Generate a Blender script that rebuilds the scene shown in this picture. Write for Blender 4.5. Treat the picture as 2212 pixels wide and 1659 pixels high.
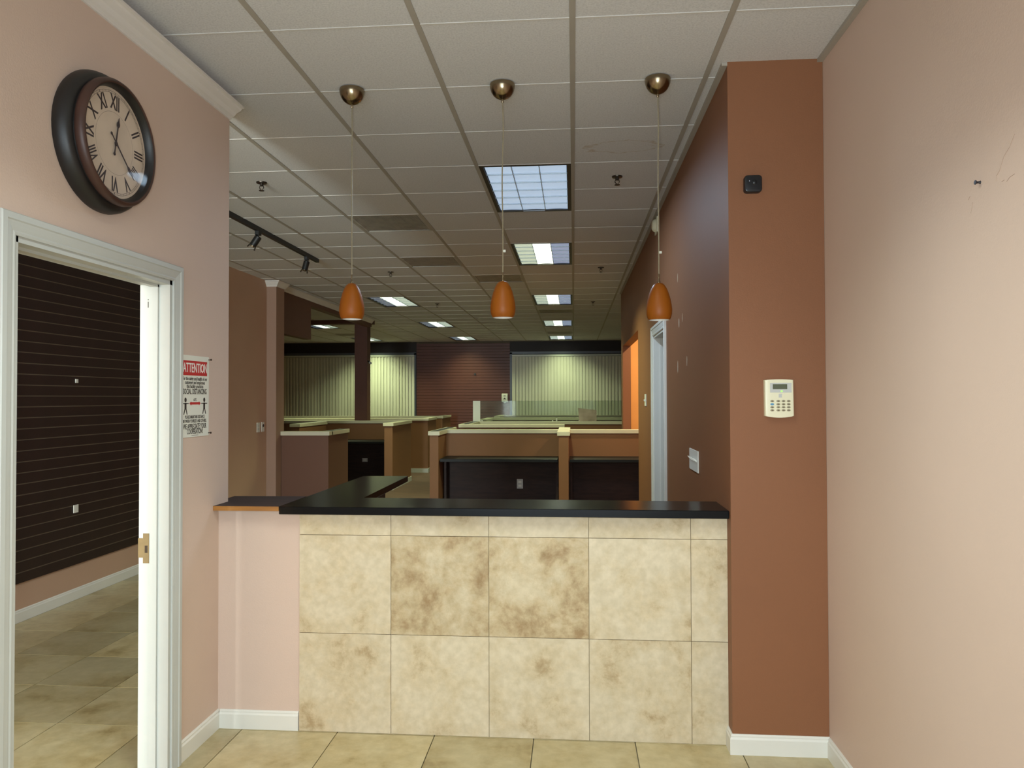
import bpy, bmesh, math, random
from mathutils import Matrix, Vector

random.seed(7)
for o in list(bpy.data.objects):
    bpy.data.objects.remove(o, do_unlink=True)
SC = bpy.context.scene
COL = SC.collection

# ------------------------------------------------------------------ camera
F_PX, YAW, PITCH, ROLL, EYE = 1636.83, 0.080977, -0.017699, -0.002863, 1.54393


def cam_axes():
    cy, sy = math.cos(YAW), math.sin(YAW)
    cp, sp = math.cos(PITCH), math.sin(PITCH)
    cr, sr = math.cos(ROLL), math.sin(ROLL)
    B = Matrix(((1, 0, 0), (0, 0, -1), (0, 1, 0)))
    Ry = Matrix(((cy, 0, sy), (0, 1, 0), (-sy, 0, cy)))
    Rx = Matrix(((1, 0, 0), (0, cp, -sp), (0, sp, cp)))
    Rz = Matrix(((cr, -sr, 0), (sr, cr, 0), (0, 0, 1)))
    return Rz @ Rx @ Ry @ B


CR = cam_axes()
cd = bpy.data.cameras.new('camera')
cam = bpy.data.objects.new('camera', cd)
COL.objects.link(cam)
cd.sensor_fit = 'HORIZONTAL'
cd.sensor_width = 36.0
cd.lens = F_PX / 2212 * 36.0
cd.clip_start, cd.clip_end = 0.02, 100
m3 = Matrix((CR[0], -Vector(CR[1]), -Vector(CR[2]))).transposed()
cam.matrix_world = Matrix.Translation((0, 0, EYE)) @ m3.to_4x4()
SC.camera = cam

# ------------------------------------------------------------------ world, large lights, exposure
w = bpy.data.worlds.new('world')
SC.world = w
w.use_nodes = True
w.node_tree.nodes['Background'].inputs[0].default_value = (0.75, 0.85, 1.0, 1)
w.node_tree.nodes['Background'].inputs[1].default_value = 0.6

DAY_W, DAY_L_W, FLASH_W = 105.0, 370.0, 125.0
ENTRY_W, OFFICE_W = 32.0, 27.0     # ceiling fixtures


def area(name, loc, rot, sx, sy, power, color, spread=180):
    l = bpy.data.lights.new(name, 'AREA')
    l.shape = 'RECTANGLE'
    l.size, l.size_y = sx, sy
    l.energy = power
    l.color = color
    l.spread = math.radians(spread)
    o = bpy.data.objects.new(name, l)
    COL.objects.link(o)
    o.location = loc
    o.rotation_euler = rot
    return o


# daylight of the storefront windows behind the camera
area('daylight_entry', (-0.29, -2.5, 1.45), (math.radians(90), 0, 0), 2.5, 2.3, DAY_W, (0.74, 0.89, 1.0))
area('daylight_side', (-2.32, -2.5, 1.45), (math.radians(90), 0, 0), 0.75, 2.3, DAY_L_W, (0.84, 0.97, 0.97))
# flash of the camera
fl = bpy.data.lights.new('camera_flash', 'SPOT')
fl.energy = FLASH_W
fl.shadow_soft_size = 0.03
fl.spot_size = math.radians(120)
fl.spot_blend = 1.0
fl.color = (0.83, 0.97, 1.0)
flo = bpy.data.objects.new('camera_flash', fl)
flo.location = (-0.05, -0.03, 1.60)
flo.rotation_euler = (math.radians(84), 0, YAW)
COL.objects.link(flo)

vs = SC.view_settings
vs.view_transform = 'Standard'
try:
    vs.look = 'None'
except Exception:
    pass
vs.gamma = 1.0
vs.use_curve_mapping = False
vs.exposure = 0.0

# ------------------------------------------------------------------ material helpers


def lin(c):
    c = c / 255.0
    return c / 12.92 if c <= 0.04045 else ((c + 0.055) / 1.055) ** 2.4


def rgb(r, g, b):
    return (lin(r), lin(g), lin(b), 1.0)


def newmat(name):
    m = bpy.data.materials.new(name)
    m.use_nodes = True
    nt = m.node_tree
    return m, nt, nt.nodes['Principled BSDF']


def simple(name, col, rough=0.6, metal=0.0, var=0.0, vscale=6.0, bump=0.0, bscale=80.0, spec=0.5, coord='Object'):
    """plain procedural material: base colour with gentle noise mottling and fine bump"""
    m, nt, b = newmat(name)
    b.inputs['Roughness'].default_value = rough
    b.inputs['Metallic'].default_value = metal
    b.inputs['Specular IOR Level'].default_value = spec
    b.inputs['Base Color'].default_value = col
    tc = nt.nodes.new('ShaderNodeTexCoord')
    if var > 0:
        n = nt.nodes.new('ShaderNodeTexNoise')
        n.inputs['Scale'].default_value = vscale
        n.inputs['Detail'].default_value = 5
        nt.links.new(tc.outputs[coord], n.inputs['Vector'])
        r = nt.nodes.new('ShaderNodeValToRGB')
        lo = tuple(c * (1 - var) for c in col[:3]) + (1,)
        hi = tuple(min(1, c * (1 + var)) for c in col[:3]) + (1,)
        r.color_ramp.elements[0].position = 0.3
        r.color_ramp.elements[0].color = lo
        r.color_ramp.elements[1].position = 0.7
        r.color_ramp.elements[1].color = hi
        nt.links.new(n.outputs['Fac'], r.inputs['Fac'])
        nt.links.new(r.outputs['Color'], b.inputs['Base Color'])
    if bump > 0:
        n2 = nt.nodes.new('ShaderNodeTexNoise')
        n2.inputs['Scale'].default_value = bscale
        n2.inputs['Detail'].default_value = 3
        nt.links.new(tc.outputs[coord], n2.inputs['Vector'])
        bp = nt.nodes.new('ShaderNodeBump')
        bp.inputs['Strength'].default_value = bump
        bp.inputs['Distance'].default_value = 0.003
        nt.links.new(n2.outputs['Fac'], bp.inputs['Height'])
        nt.links.new(bp.outputs['Normal'], b.inputs['Normal'])
    return m


def emit(name, col, strength):
    m, nt, b = newmat(name)
    b.inputs['Base Color'].default_value = col
    b.inputs['Emission Color'].default_value = col
    b.inputs['Emission Strength'].default_value = strength
    b.inputs['Roughness'].default_value = 0.5
    return m


def travertine(name, light, mid, dark, rough=0.35, warp=1.0, tint=0.10, spec=0.4, cloud=0.0):
    """cloudy travertine; every tile object gets its own offset and tint"""
    m, nt, b = newmat(name)
    N, L = nt.nodes, nt.links
    tc = N.new('ShaderNodeTexCoord')
    oi = N.new('ShaderNodeObjectInfo')
    mul = N.new('ShaderNodeMath'); mul.operation = 'MULTIPLY'; mul.inputs[1].default_value = 57.0
    L.new(oi.outputs['Random'], mul.inputs[0])
    comb = N.new('ShaderNodeCombineXYZ')
    for i in range(3):
        L.new(mul.outputs[0], comb.inputs[i])
    add = N.new('ShaderNodeVectorMath'); add.operation = 'ADD'
    L.new(tc.outputs['Object'], add.inputs[0])
    L.new(comb.outputs[0], add.inputs[1])
    n1 = N.new('ShaderNodeTexNoise')
    n1.inputs['Scale'].default_value = 4.6 * warp
    n1.inputs['Detail'].default_value = 12
    n1.inputs['Roughness'].default_value = 0.70
    n1.inputs['Distortion'].default_value = 0.15
    L.new(add.outputs[0], n1.inputs['Vector'])
    r1 = N.new('ShaderNodeValToRGB')
    e = r1.color_ramp.elements
    e[0].position, e[0].color = 0.31 + cloud, dark
    e[1].position, e[1].color = 0.58 + cloud * 0.5, light
    x = e.new(0.43 + cloud); x.color = mid
    L.new(n1.outputs['Fac'], r1.inputs['Fac'])
    n2 = N.new('ShaderNodeTexNoise')
    n2.inputs['Scale'].default_value = 26 * warp
    n2.inputs['Detail'].default_value = 6
    L.new(add.outputs[0], n2.inputs['Vector'])
    r2 = N.new('ShaderNodeValToRGB')
    r2.color_ramp.elements[0].position = 0.35
    r2.color_ramp.elements[0].color = (0.86, 0.84, 0.80, 1)
    r2.color_ramp.elements[1].position = 0.68
    r2.color_ramp.elements[1].color = (1.06, 1.05, 1.05, 1)
    L.new(n2.outputs['Fac'], r2.inputs['Fac'])
    mx = N.new('ShaderNodeMix'); mx.data_type = 'RGBA'; mx.blend_type = 'MULTIPLY'
    mx.inputs[0].default_value = 0.75
    L.new(r1.outputs['Color'], mx.inputs[6])
    L.new(r2.outputs['Color'], mx.inputs[7])
    hs = N.new('ShaderNodeHueSaturation')
    mr = N.new('ShaderNodeMapRange')
    mr.inputs[3].default_value = 1 - tint
    mr.inputs[4].default_value = 1 + tint
    L.new(oi.outputs['Random'], mr.inputs[0])
    L.new(mr.outputs[0], hs.inputs['Value'])
    L.new(mx.outputs[2], hs.inputs['Color'])
    L.new(hs.outputs['Color'], b.inputs['Base Color'])
    b.inputs['Roughness'].default_value = rough
    b.inputs['Specular IOR Level'].default_value = spec
    bp = N.new('ShaderNodeBump')
    bp.inputs['Strength'].default_value = 0.12
    bp.inputs['Distance'].default_value = 0.002
    L.new(n2.outputs['Fac'], bp.inputs['Height'])
    L.new(bp.outputs['Normal'], b.inputs['Normal'])
    return m


def ceiling_mat(name, stain=False):
    m, nt, b = newmat(name)
    N, L = nt.nodes, nt.links
    tc = N.new('ShaderNodeTexCoord')
    base = rgb(216, 214, 213)
    n = N.new('ShaderNodeTexNoise')
    n.inputs['Scale'].default_value = 130
    n.inputs['Detail'].default_value = 4
    L.new(tc.outputs['Object'], n.inputs['Vector'])
    r = N.new('ShaderNodeValToRGB')
    r.color_ramp.elements[0].position = 0.3
    r.color_ramp.elements[0].color = tuple(c * 0.84 for c in base[:3]) + (1,)
    r.color_ramp.elements[1].position = 0.6
    r.color_ramp.elements[1].color = base
    L.new(n.outputs['Fac'], r.inputs['Fac'])
    out = r.outputs['Color']
    if stain:
        # brown ring of an old water stain along one edge of the tile
        mp = N.new('ShaderNodeMapping')
        mp.inputs['Location'].default_value = (0.02, -0.17, 0)
        mp.inputs['Scale'].default_value = (4.2, 8.5, 0.0)
        L.new(tc.outputs['Object'], mp.inputs['Vector'])
        nz = N.new('ShaderNodeTexNoise'); nz.inputs['Scale'].default_value = 2.5
        L.new(mp.outputs[0], nz.inputs['Vector'])
        va = N.new('ShaderNodeVectorMath'); va.operation = 'MULTIPLY_ADD'
        va.inputs[1].default_value = (0.9, 0.9, 0); va.inputs[2].default_value = (-0.45, -0.45, 0)
        L.new(nz.outputs['Color'], va.inputs[0])
        ad = N.new('ShaderNodeVectorMath'); ad.operation = 'ADD'
        L.new(mp.outputs[0], ad.inputs[0]); L.new(va.outputs[0], ad.inputs[1])
        ln = N.new('ShaderNodeVectorMath'); ln.operation = 'LENGTH'
        L.new(ad.outputs[0], ln.inputs[0])
        rr = N.new('ShaderNodeValToRGB')
        e = rr.color_ramp.elements
        e[0].position, e[0].color = 0.80, (0.03, 0.03, 0.03, 1)
        e[1].position, e[1].color = 0.94, (0, 0, 0, 1)
        k = e.new(0.88); k.color = (0.55, 0.55, 0.55, 1)
        L.new(ln.outputs['Value'], rr.inputs['Fac'])
        mx = N.new('ShaderNodeMix'); mx.data_type = 'RGBA'
        L.new(rr.outputs['Color'], mx.inputs[0])
        L.new(out, mx.inputs[6])
        mx.inputs[7].default_value = rgb(176, 152, 118)
        out = mx.outputs[2]
    L.new(out, b.inputs['Base Color'])
    b.inputs['Roughness'].default_value = 0.95
    b.inputs['Specular IOR Level'].default_value = 0.1
    bp = N.new('ShaderNodeBump')
    bp.inputs['Strength'].default_value = 0.3
    bp.inputs['Distance'].default_value = 0.002
    L.new(n.outputs['Fac'], bp.inputs['Height'])
    L.new(bp.outputs['Normal'], b.inputs['Normal'])
    return m


def wood(name, a, c, scale=(1, 12, 12), rough=0.45):
    m, nt, b = newmat(name)
    N, L = nt.nodes, nt.links
    tc = N.new('ShaderNodeTexCoord')
    mp = N.new('ShaderNodeMapping')
    mp.inputs['Scale'].default_value = scale
    L.new(tc.outputs['Object'], mp.inputs['Vector'])
    n = N.new('ShaderNodeTexNoise')
    n.inputs['Scale'].default_value = 3
    n.inputs['Detail'].default_value = 6
    n.inputs['Distortion'].default_value = 0.6
    L.new(mp.outputs[0], n.inputs['Vector'])
    r = N.new('ShaderNodeValToRGB')
    r.color_ramp.elements[0].position, r.color_ramp.elements[0].color = 0.35, a
    r.color_ramp.elements[1].position, r.color_ramp.elements[1].color = 0.65, c
    L.new(n.outputs['Fac'], r.inputs['Fac'])
    L.new(r.outputs['Color'], b.inputs['Base Color'])
    b.inputs['Roughness'].default_value = rough
    return m


def clear(name, tint, gloss=0.1, haze=0.0, hcol=(0.8, 0.8, 0.8, 1)):
    """thin clear sheet: mostly transparent, a little mirror, a little haze"""
    m, nt, b = newmat(name)
    N, L = nt.nodes, nt.links
    tr = N.new('ShaderNodeBsdfTransparent'); tr.inputs[0].default_value = tint
    gl = N.new('ShaderNodeBsdfGlossy'); gl.inputs['Roughness'].default_value = 0.05
    df = N.new('ShaderNodeBsdfDiffuse'); df.inputs[0].default_value = hcol
    m1 = N.new('ShaderNodeMixShader'); m1.inputs[0].default_value = gloss
    L.new(tr.outputs[0], m1.inputs[1]); L.new(gl.outputs[0], m1.inputs[2])
    m2 = N.new('ShaderNodeMixShader')
    n = N.new('ShaderNodeTexNoise'); n.inputs['Scale'].default_value = 4
    tc = N.new('ShaderNodeTexCoord'); L.new(tc.outputs['Object'], n.inputs['Vector'])
    ml = N.new('ShaderNodeMath'); ml.operation = 'MULTIPLY'; ml.inputs[1].default_value = haze * 2
    L.new(n.outputs['Fac'], ml.inputs[0]); L.new(ml.outputs[0], m2.inputs[0])
    L.new(m1.outputs[0], m2.inputs[1]); L.new(df.outputs[0], m2.inputs[2])
    L.new(m2.outputs[0], N['Material Output'].inputs['Surface'])
    return m


M = {}
M['pink'] = simple('pink_paint', rgb(208, 183, 167), 0.62, var=0.03, vscale=1.3, bump=0.15, bscale=160, spec=0.3)
M['orange'] = simple('terracotta_paint', rgb(134, 88, 59), 0.55, var=0.05, vscale=1.1, bump=0.15, bscale=160, spec=0.3)
M['tan'] = simple('tan_paint', rgb(176, 142, 110), 0.6, var=0.04, vscale=1.2, bump=0.12, bscale=160, spec=0.3)
M['alcove'] = simple('bright_orange_paint', rgb(226, 160, 84), 0.6, var=0.03, bump=0.1, bscale=160)
M['brown'] = simple('brown_paint', rgb(106, 72, 56), 0.55, var=0.05, vscale=1.1, bump=0.12, bscale=160, spec=0.3)
M['beam'] = simple('dark_brown_paint', rgb(92, 58, 46), 0.6, var=0.05, spec=0.3)
M['white'] = simple('white_trim_paint', rgb(188, 188, 182), 0.4, var=0.03, vscale=3)
M['base_white'] = simple('white_baseboard_paint', rgb(222, 219, 210), 0.4, var=0.03, vscale=3)
M['side_pink'] = simple('side_wall_paint', rgb(192, 158, 134), 0.6, var=0.04, vscale=1.2, bump=0.12, bscale=160, spec=0.3)
M['pilaster'] = simple('pilaster_paint', rgb(158, 126, 108), 0.6, var=0.04, vscale=1.2, bump=0.12, bscale=160, spec=0.3)
M['crown'] = simple('crown_paint', rgb(222, 215, 208), 0.5, var=0.03, vscale=3)
M['cream'] = simple('cream_cap_laminate', rgb(202, 194, 168), 0.45, var=0.04, vscale=3)
M['cap_dark'] = simple('black_cap_strip', rgb(40, 40, 38), 0.35, var=0.1)  # dark tone for the top of some caps
M['ceil'] = ceiling_mat('ceiling_tile')
M['ceil_stain'] = ceiling_mat('ceiling_tile_stained', True)
M['grid'] = simple('grid_grey_shaded', rgb(168, 160, 148), 0.6, var=0.03)  # shadow on the runners mixed into their grey; wall angles share it
M['grid_x'] = simple('cross_bar_lit', rgb(212, 208, 202), 0.5, var=0.03)  # lit lower lip of the cross bars, painted as a lighter tone
M['slab'] = simple('plenum_slab', rgb(90, 86, 80), 0.9, var=0.1)
M['trav_wall'] = travertine('travertine_counter', rgb(209, 195, 168), rgb(202, 185, 153), rgb(174, 151, 115), 0.5, 1.15, 0.04, 0.3)
M['trav_cloudy'] = travertine('travertine_cloudy', rgb(208, 193, 163), rgb(192, 172, 136), rgb(158, 131, 94), 0.5, 1.0, 0.03, 0.3, 0.06)
M['trav_floor'] = travertine('travertine_floor', rgb(186, 172, 134), rgb(174, 157, 115), rgb(146, 126, 84), 0.28, 0.8, 0.19, 0.45)
M['grout'] = simple('grout', rgb(120, 108, 84), 0.9, var=0.1, vscale=20)
M['grout_wall'] = simple('grout_counter', rgb(176, 156, 122), 0.9, var=0.08, vscale=20)
M['floor_back'] = wood('brown_laminate_floor', rgb(64, 42, 30), rgb(84, 56, 38), (1.2, 9, 9), 0.85)
M['black'] = simple('black_laminate', rgb(9, 10, 12), 0.22, var=0.12, vscale=60, bump=0.02, bscale=300, spec=0.18)
M['desk_black'] = simple('desk_black_laminate', rgb(20, 20, 20), 0.45, var=0.1, vscale=30, spec=0.2)
M['black_dull'] = simple('black_metal', rgb(22, 22, 22), 0.45, var=0.1)
M['espresso'] = wood('espresso_laminate', rgb(44, 28, 24), rgb(58, 38, 32), (1.5, 10, 10), 0.7)
M['oak'] = wood('raw_oak_edge', rgb(146, 94, 36), rgb(170, 114, 48), (1, 14, 14), 0.5)
M['slat'] = simple('slatwall_laminate', rgb(42, 28, 26), 0.5, var=0.12, vscale=4, spec=0.4)
M['slat_back'] = simple('slatwall_core', rgb(104, 90, 72), 0.8, var=0.1)
M['slat_far'] = simple('slatwall_maroon', rgb(98, 54, 44), 0.45, var=0.08, vscale=3, spec=0.4)
M['fascia'] = simple('dark_fascia', rgb(34, 22, 20), 0.6, var=0.1)
M['nickel'] = simple('brushed_nickel', rgb(150, 134, 108), 0.22, metal=1.0, var=0.06, vscale=40)
M['brass'] = simple('brass_plate', rgb(128, 106, 68), 0.5, metal=0.2, var=0.08, vscale=30)
M['cord'] = simple('clear_cord', rgb(140, 129, 106), 0.35, var=0.1, vscale=90)
M['shade'] = None
M['shade_in'] = simple('white_glass_lining', rgb(238, 234, 230), 0.4)
M['clock_case'] = simple('clock_case_black', rgb(24, 21, 20), 0.45, var=0.2, vscale=12, bump=0.05, bscale=50)
M['clock_bezel'] = simple('clock_bezel_bronze', rgb(68, 44, 36), 0.45, metal=0.15, var=0.25, vscale=9)
M['dial'] = simple('aged_dial_paper', rgb(204, 184, 164), 0.6, var=0.10, vscale=7)
M['ink'] = simple('dial_ink', rgb(58, 44, 42), 0.6)
M['glass'] = clear('clock_glass', (0.97, 0.97, 0.97, 1), 0.012)
M['pane'] = clear('window_glass', (0.95, 0.98, 0.97, 1), 0.06)
M['acrylic'] = clear('clear_acrylic', (0.80, 0.84, 0.79, 1), 0.003, 0.04)
M['acrylic_film'] = clear('filmed_acrylic', (0.62, 0.60, 0.57, 1), 0.003, 0.45, rgb(225, 205, 190))
M['acrylic_edge'] = simple('white_acrylic', rgb(206, 206, 190), 0.35)
M['plastic'] = simple('white_plastic', rgb(228, 226, 216), 0.35, var=0.02)
M['ivory'] = simple('ivory_plastic', rgb(228, 222, 192), 0.3, var=0.02)
M['grey_plastic'] = simple('grey_plastic', rgb(190, 190, 186), 0.35)
M['button'] = simple('button_rubber', rgb(150, 140, 112), 0.6)
M['button_blue'] = simple('blue_button', rgb(88, 146, 184), 0.5)
M['legend'] = simple('button_legend', rgb(84, 76, 62), 0.7)
M['lcd'] = simple('lcd_window', rgb(84, 88, 68), 0.25)
M['led'] = emit('green_led', rgb(120, 235, 70), 2.0)
M['gadget'] = simple('black_gadget', rgb(24, 26, 30), 0.3, var=0.05)
M['lens'] = simple('gadget_glint', rgb(200, 205, 220), 0.1)  # pale tone is the flash glint painted on the lens spot
M['sign'] = simple('sign_white', rgb(226, 226, 214), 0.35, var=0.02)
M['sign_red'] = simple('sign_red', rgb(188, 44, 48), 0.4)
M['sign_black'] = simple('sign_black', rgb(56, 50, 46), 0.5)
M['sign_text'] = simple('sign_lettering_white', rgb(232, 230, 220), 0.4)
M['steel'] = simple('dark_steel', rgb(70, 62, 54), 0.35, metal=0.8)
M['frame'] = simple('troffer_frame_shadow', rgb(44, 38, 32), 0.5)  # dark tone paints in the shadow gap around the fixture
M['housing'] = simple('troffer_reflector', rgb(196, 204, 210), 0.3, metal=0.2, var=0.02)
M['blade'] = simple('louver_aluminium', rgb(190, 200, 206), 0.25, metal=0.6, var=0.03)
TUBE = (0.85, 1.0, 0.56, 1)
M['lamp_on'] = emit('tube_lit', (0.92, 1.0, 0.82, 1), 2.6)
M['glow_warm'] = emit('side_bay_glow_warm', (0.80, 0.92, 0.72, 1), 0.55)  # light reflected in the side bays, put in as own glow
M['glow_cool'] = emit('side_bay_glow_cool', (0.55, 0.66, 0.95, 1), 0.36)  # cool reflection of a side bay as glow, no tube of its own
M['glow_faint'] = emit('side_bay_glow_faint', (0.55, 0.65, 0.95, 1), 0.10)  # faint reflections in the darkest bay, also put in as glow
M['glow_day'] = emit('daylight_bay_glow', (0.60, 0.77, 1.0, 1), 0.54)  # daylight reflected in the unlit troughs, put in as weak glow
M['vent'] = simple('sooty_vent', rgb(176, 171, 160), 0.8, var=0.15, vscale=9)
M['vane'] = simple('blind_vane_vinyl', rgb(216, 214, 196), 0.6, var=0.04, vscale=2)
M['rail'] = simple('blind_headrail', rgb(206, 208, 196), 0.4)
M['win_frame'] = simple('window_frame_grey', rgb(88, 92, 104), 0.4)
M['spackle'] = simple('spackle_patch', rgb(176, 152, 128), 0.8)
M['scuff'] = simple('scuff_mark', rgb(172, 146, 128), 0.8)
M['tack'] = simple('push_pin_black', rgb(40, 36, 40), 0.4)


def shade_mat():
    m, nt, b = newmat('amber_glass')
    N, L = nt.nodes, nt.links
    tc = N.new('ShaderNodeTexCoord')
    n = N.new('ShaderNodeTexNoise'); n.inputs['Scale'].default_value = 14
    L.new(tc.outputs['Object'], n.inputs['Vector'])
    r = N.new('ShaderNodeValToRGB')
    r.color_ramp.elements[0].color = rgb(132, 70, 12)
    r.color_ramp.elements[1].color = rgb(150, 82, 15)
    L.new(n.outputs['Fac'], r.inputs['Fac'])
    L.new(r.outputs['Color'], b.inputs['Base Color'])
    b.inputs['Roughness'].default_value = 0.45
    b.inputs['Specular IOR Level'].default_value = 0.25
    b.inputs['Subsurface Weight'].default_value = 0.15
    b.inputs['Subsurface Radius'].default_value = (0.02, 0.01, 0.004)
    return m


M['shade'] = shade_mat()

# ------------------------------------------------------------------ mesh helpers


class MB:
    def __init__(self):
        self.bm = bmesh.new()

    def box(self, x0, x1, y0, y1, z0, z1):
        vs = [self.bm.verts.new(p) for p in ((x0, y0, z0), (x1, y0, z0), (x1, y1, z0), (x0, y1, z0),
                                             (x0, y0, z1), (x1, y0, z1), (x1, y1, z1), (x0, y1, z1))]
        for f in ((0, 3, 2, 1), (4, 5, 6, 7), (0, 1, 5, 4), (1, 2, 6, 5), (2, 3, 7, 6), (3, 0, 4, 7)):
            self.bm.faces.new([vs[i] for i in f])
        return self

    def prism(self, pts, a, b):
        """pts: list of 3-vectors (one end loop); extruded by vector from offset a to b (3-vectors)"""
        a, b = Vector(a), Vector(b)
        l0 = [self.bm.verts.new(Vector(p) + a) for p in pts]
        l1 = [self.bm.verts.new(Vector(p) + b) for p in pts]
        n = len(pts)
        self.bm.faces.new(l0[::-1])
        self.bm.faces.new(l1)
        for i in range(n):
            self.bm.faces.new((l0[i], l0[(i + 1) % n], l1[(i + 1) % n], l1[i]))
        return self

    def lathe(self, prof, origin=(0, 0, 0), axis='Z', seg=32, close=False):
        """prof: [(radius, height)]"""
        ox, oy, oz = origin
        rings = []
        for r, h in prof:
            ring = []
            if r < 1e-6:
                p = (0, 0, h)
                ring = [p]
            else:
                for k in range(seg):
                    t = 2 * math.pi * k / seg
                    ring.append((r * math.cos(t), r * math.sin(t), h))
            out = []
            for (x, y, z) in ring:
                if axis == 'X':
                    q = (z + ox, x + oy, y + oz)
                elif axis == 'Y':
                    q = (y + ox, z + oy, x + oz)
                else:
                    q = (x + ox, y + oy, z + oz)
                out.append(self.bm.verts.new(q))
            rings.append(out)
        for a, b in zip(rings, rings[1:]):
            if len(a) == 1 and len(b) == 1:
                continue
            for k in range(seg):
                k2 = (k + 1) % seg
                if len(a) == 1:
                    self.bm.faces.new((a[0], b[k], b[k2]))
                elif len(b) == 1:
                    self.bm.faces.new((a[k], a[k2], b[0]))
                else:
                    self.bm.faces.new((a[k], a[k2], b[k2], b[k]))
        return self

    def tube(self, pts, r, seg=8):
        pts = [Vector(p) for p in pts]
        rings = []
        for i, p in enumerate(pts):
            d = (pts[min(i + 1, len(pts) - 1)] - pts[max(i - 1, 0)]).normalized()
            up = Vector((0, 0, 1)) if abs(d.z) < 0.9 else Vector((1, 0, 0))
            u = d.cross(up).normalized()
            v = d.cross(u).normalized()
            rr = r[i] if isinstance(r, (list, tuple)) else r
            rings.append([self.bm.verts.new(p + u * rr * math.cos(2 * math.pi * k / seg) + v * rr * math.sin(2 * math.pi * k / seg)) for k in range(seg)])
        for a, b in zip(rings, rings[1:]):
            for k in range(seg):
                k2 = (k + 1) % seg
                self.bm.faces.new((a[k], a[k2], b[k2], b[k]))
        self.bm.faces.new(rings[0][::-1])
        self.bm.faces.new(rings[-1])
        return self

    def bevel(self, w, seg=2):
        bmesh.ops.bevel(self.bm, geom=self.bm.edges[:], offset=w, segments=seg, affect='EDGES', profile=0.5, clamp_overlap=True)
        return self

    def mesh(self, name, mat, origin=(0, 0, 0), smooth=False):
        bm = self.bm
        bmesh.ops.recalc_face_normals(bm, faces=bm.faces[:])
        if origin != (0, 0, 0):
            bmesh.ops.translate(bm, verts=bm.verts[:], vec=-Vector(origin))
        me = bpy.data.meshes.new(name)
        bm.to_mesh(me)
        bm.free()
        me.materials.append(mat if not isinstance(mat, str) else M[mat])
        if smooth:
            for p in me.polygons:
                p.use_smooth = True
            if smooth != 'all':
                me.set_sharp_from_angle(angle=math.radians(40))
        return me

    def build(self, name, mat, parent=None, smooth=False):
        """vertices given in world coordinates"""
        org = (0, 0, 0)
        if parent is not None:
            org = tuple(wloc(parent))
        else:
            # centre of the base
            xs = [v.co for v in self.bm.verts]
            org = ((min(v.x for v in xs) + max(v.x for v in xs)) / 2, (min(v.y for v in xs) + max(v.y for v in xs)) / 2, min(v.z for v in xs))
        me = self.mesh(name, mat, org, smooth)
        o = bpy.data.objects.new(name, me)
        COL.objects.link(o)
        if parent is not None:
            o.parent = parent
        else:
            o.location = org
        return o


def wloc(o):
    v = Vector((0, 0, 0))
    while o is not None:
        v += o.location
        o = o.parent
    return v


def tag(o, label, cat, group=None):
    o['label'] = label
    o['category'] = cat
    if group:
        o['group'] = group
    return o


def struct(o):
    o['kind'] = 'structure'
    return o


def thing(name, loc, label, cat, group=None):
    o = bpy.data.objects.new(name, None)
    o.empty_display_size = 0.05
    COL.objects.link(o)
    o.location = loc
    return tag(o, label, cat, group)


def box(name, mat, parent, *b, bevel=0):
    m = MB().box(*b)
    if bevel:
        m.bevel(bevel)
    return m.build(name, mat, parent)


def text(name, body, mat, parent, origin, ux, uy, size, xs=1.0, bold=0.0, depth=0.0006, align='CENTER', width=None):
    """flat lettering as mesh; ux, uy world axes of the writing"""
    cu = bpy.data.curves.new(name, 'FONT')
    cu.body = body
    cu.size = size
    cu.align_x = align
    cu.align_y = 'CENTER'
    cu.offset = bold
    cu.extrude = depth
    cu.resolution_u = 2
    tmp = bpy.data.objects.new('tmp_text', cu)
    COL.objects.link(tmp)
    dg = bpy.context.evaluated_depsgraph_get()
    dg.update()
    me = bpy.data.meshes.new_from_object(tmp.evaluated_get(dg))
    bpy.data.objects.remove(tmp, do_unlink=True)
    bpy.data.curves.remove(cu)
    if width:
        xx = [v.co.x for v in me.vertices]
        xs = width / (max(xx) - min(xx))
    ux, uy = Vector(ux), Vector(uy)
    uz = ux.cross(uy)
    org = wloc(parent)
    for v in me.vertices:
        c = v.co.copy()
        v.co = Vector(origin) + ux * c.x * xs + uy * c.y + uz * c.z - org
    me.name = name
    me.materials.clear()
    me.materials.append(M[mat])
    o = bpy.data.objects.new(name, me)
    COL.objects.link(o)
    o.parent = parent
    return o


# ------------------------------------------------------------------ dimensions
H = 3.0123            # ceiling
P = 0.6096            # ceiling module
C0, R0 = 0.0018, 2.9245
XL, XLB = -1.672, -1.797     # entry left wall, both faces
YLE = 3.56            # its free end
XR = 1.0876           # entry right wall
YP = 3.3731           # pillar front
XO = 0.68             # office right wall face
YT = 3.4514           # counter tile face
T = 0.45382           # stone tile module
TX = -0.84236
YB = 19.8             # back wall
XW = -3.83            # side wall with slatwall
YF = -2.6             # storefront wall behind the camera

# ------------------------------------------------------------------ walls
m = MB()
D0, D1, DZ = 2.135, 3.035, 2.035      # doorway in the left wall
m.box(XLB, XL, YF, D0, 0, H + 0.1)
m.box(XLB, XL, D1, YLE, 0, H + 0.1)
m.box(XLB, XL, D0, D1, DZ, H + 0.1)
wall_left = struct(m.build('wall_left', 'pink'))

wall_right = struct(box('wall_right', 'pink', None, XR, XR + 0.12, YF, YP + 0.3, 0, H + 0.1))

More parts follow.
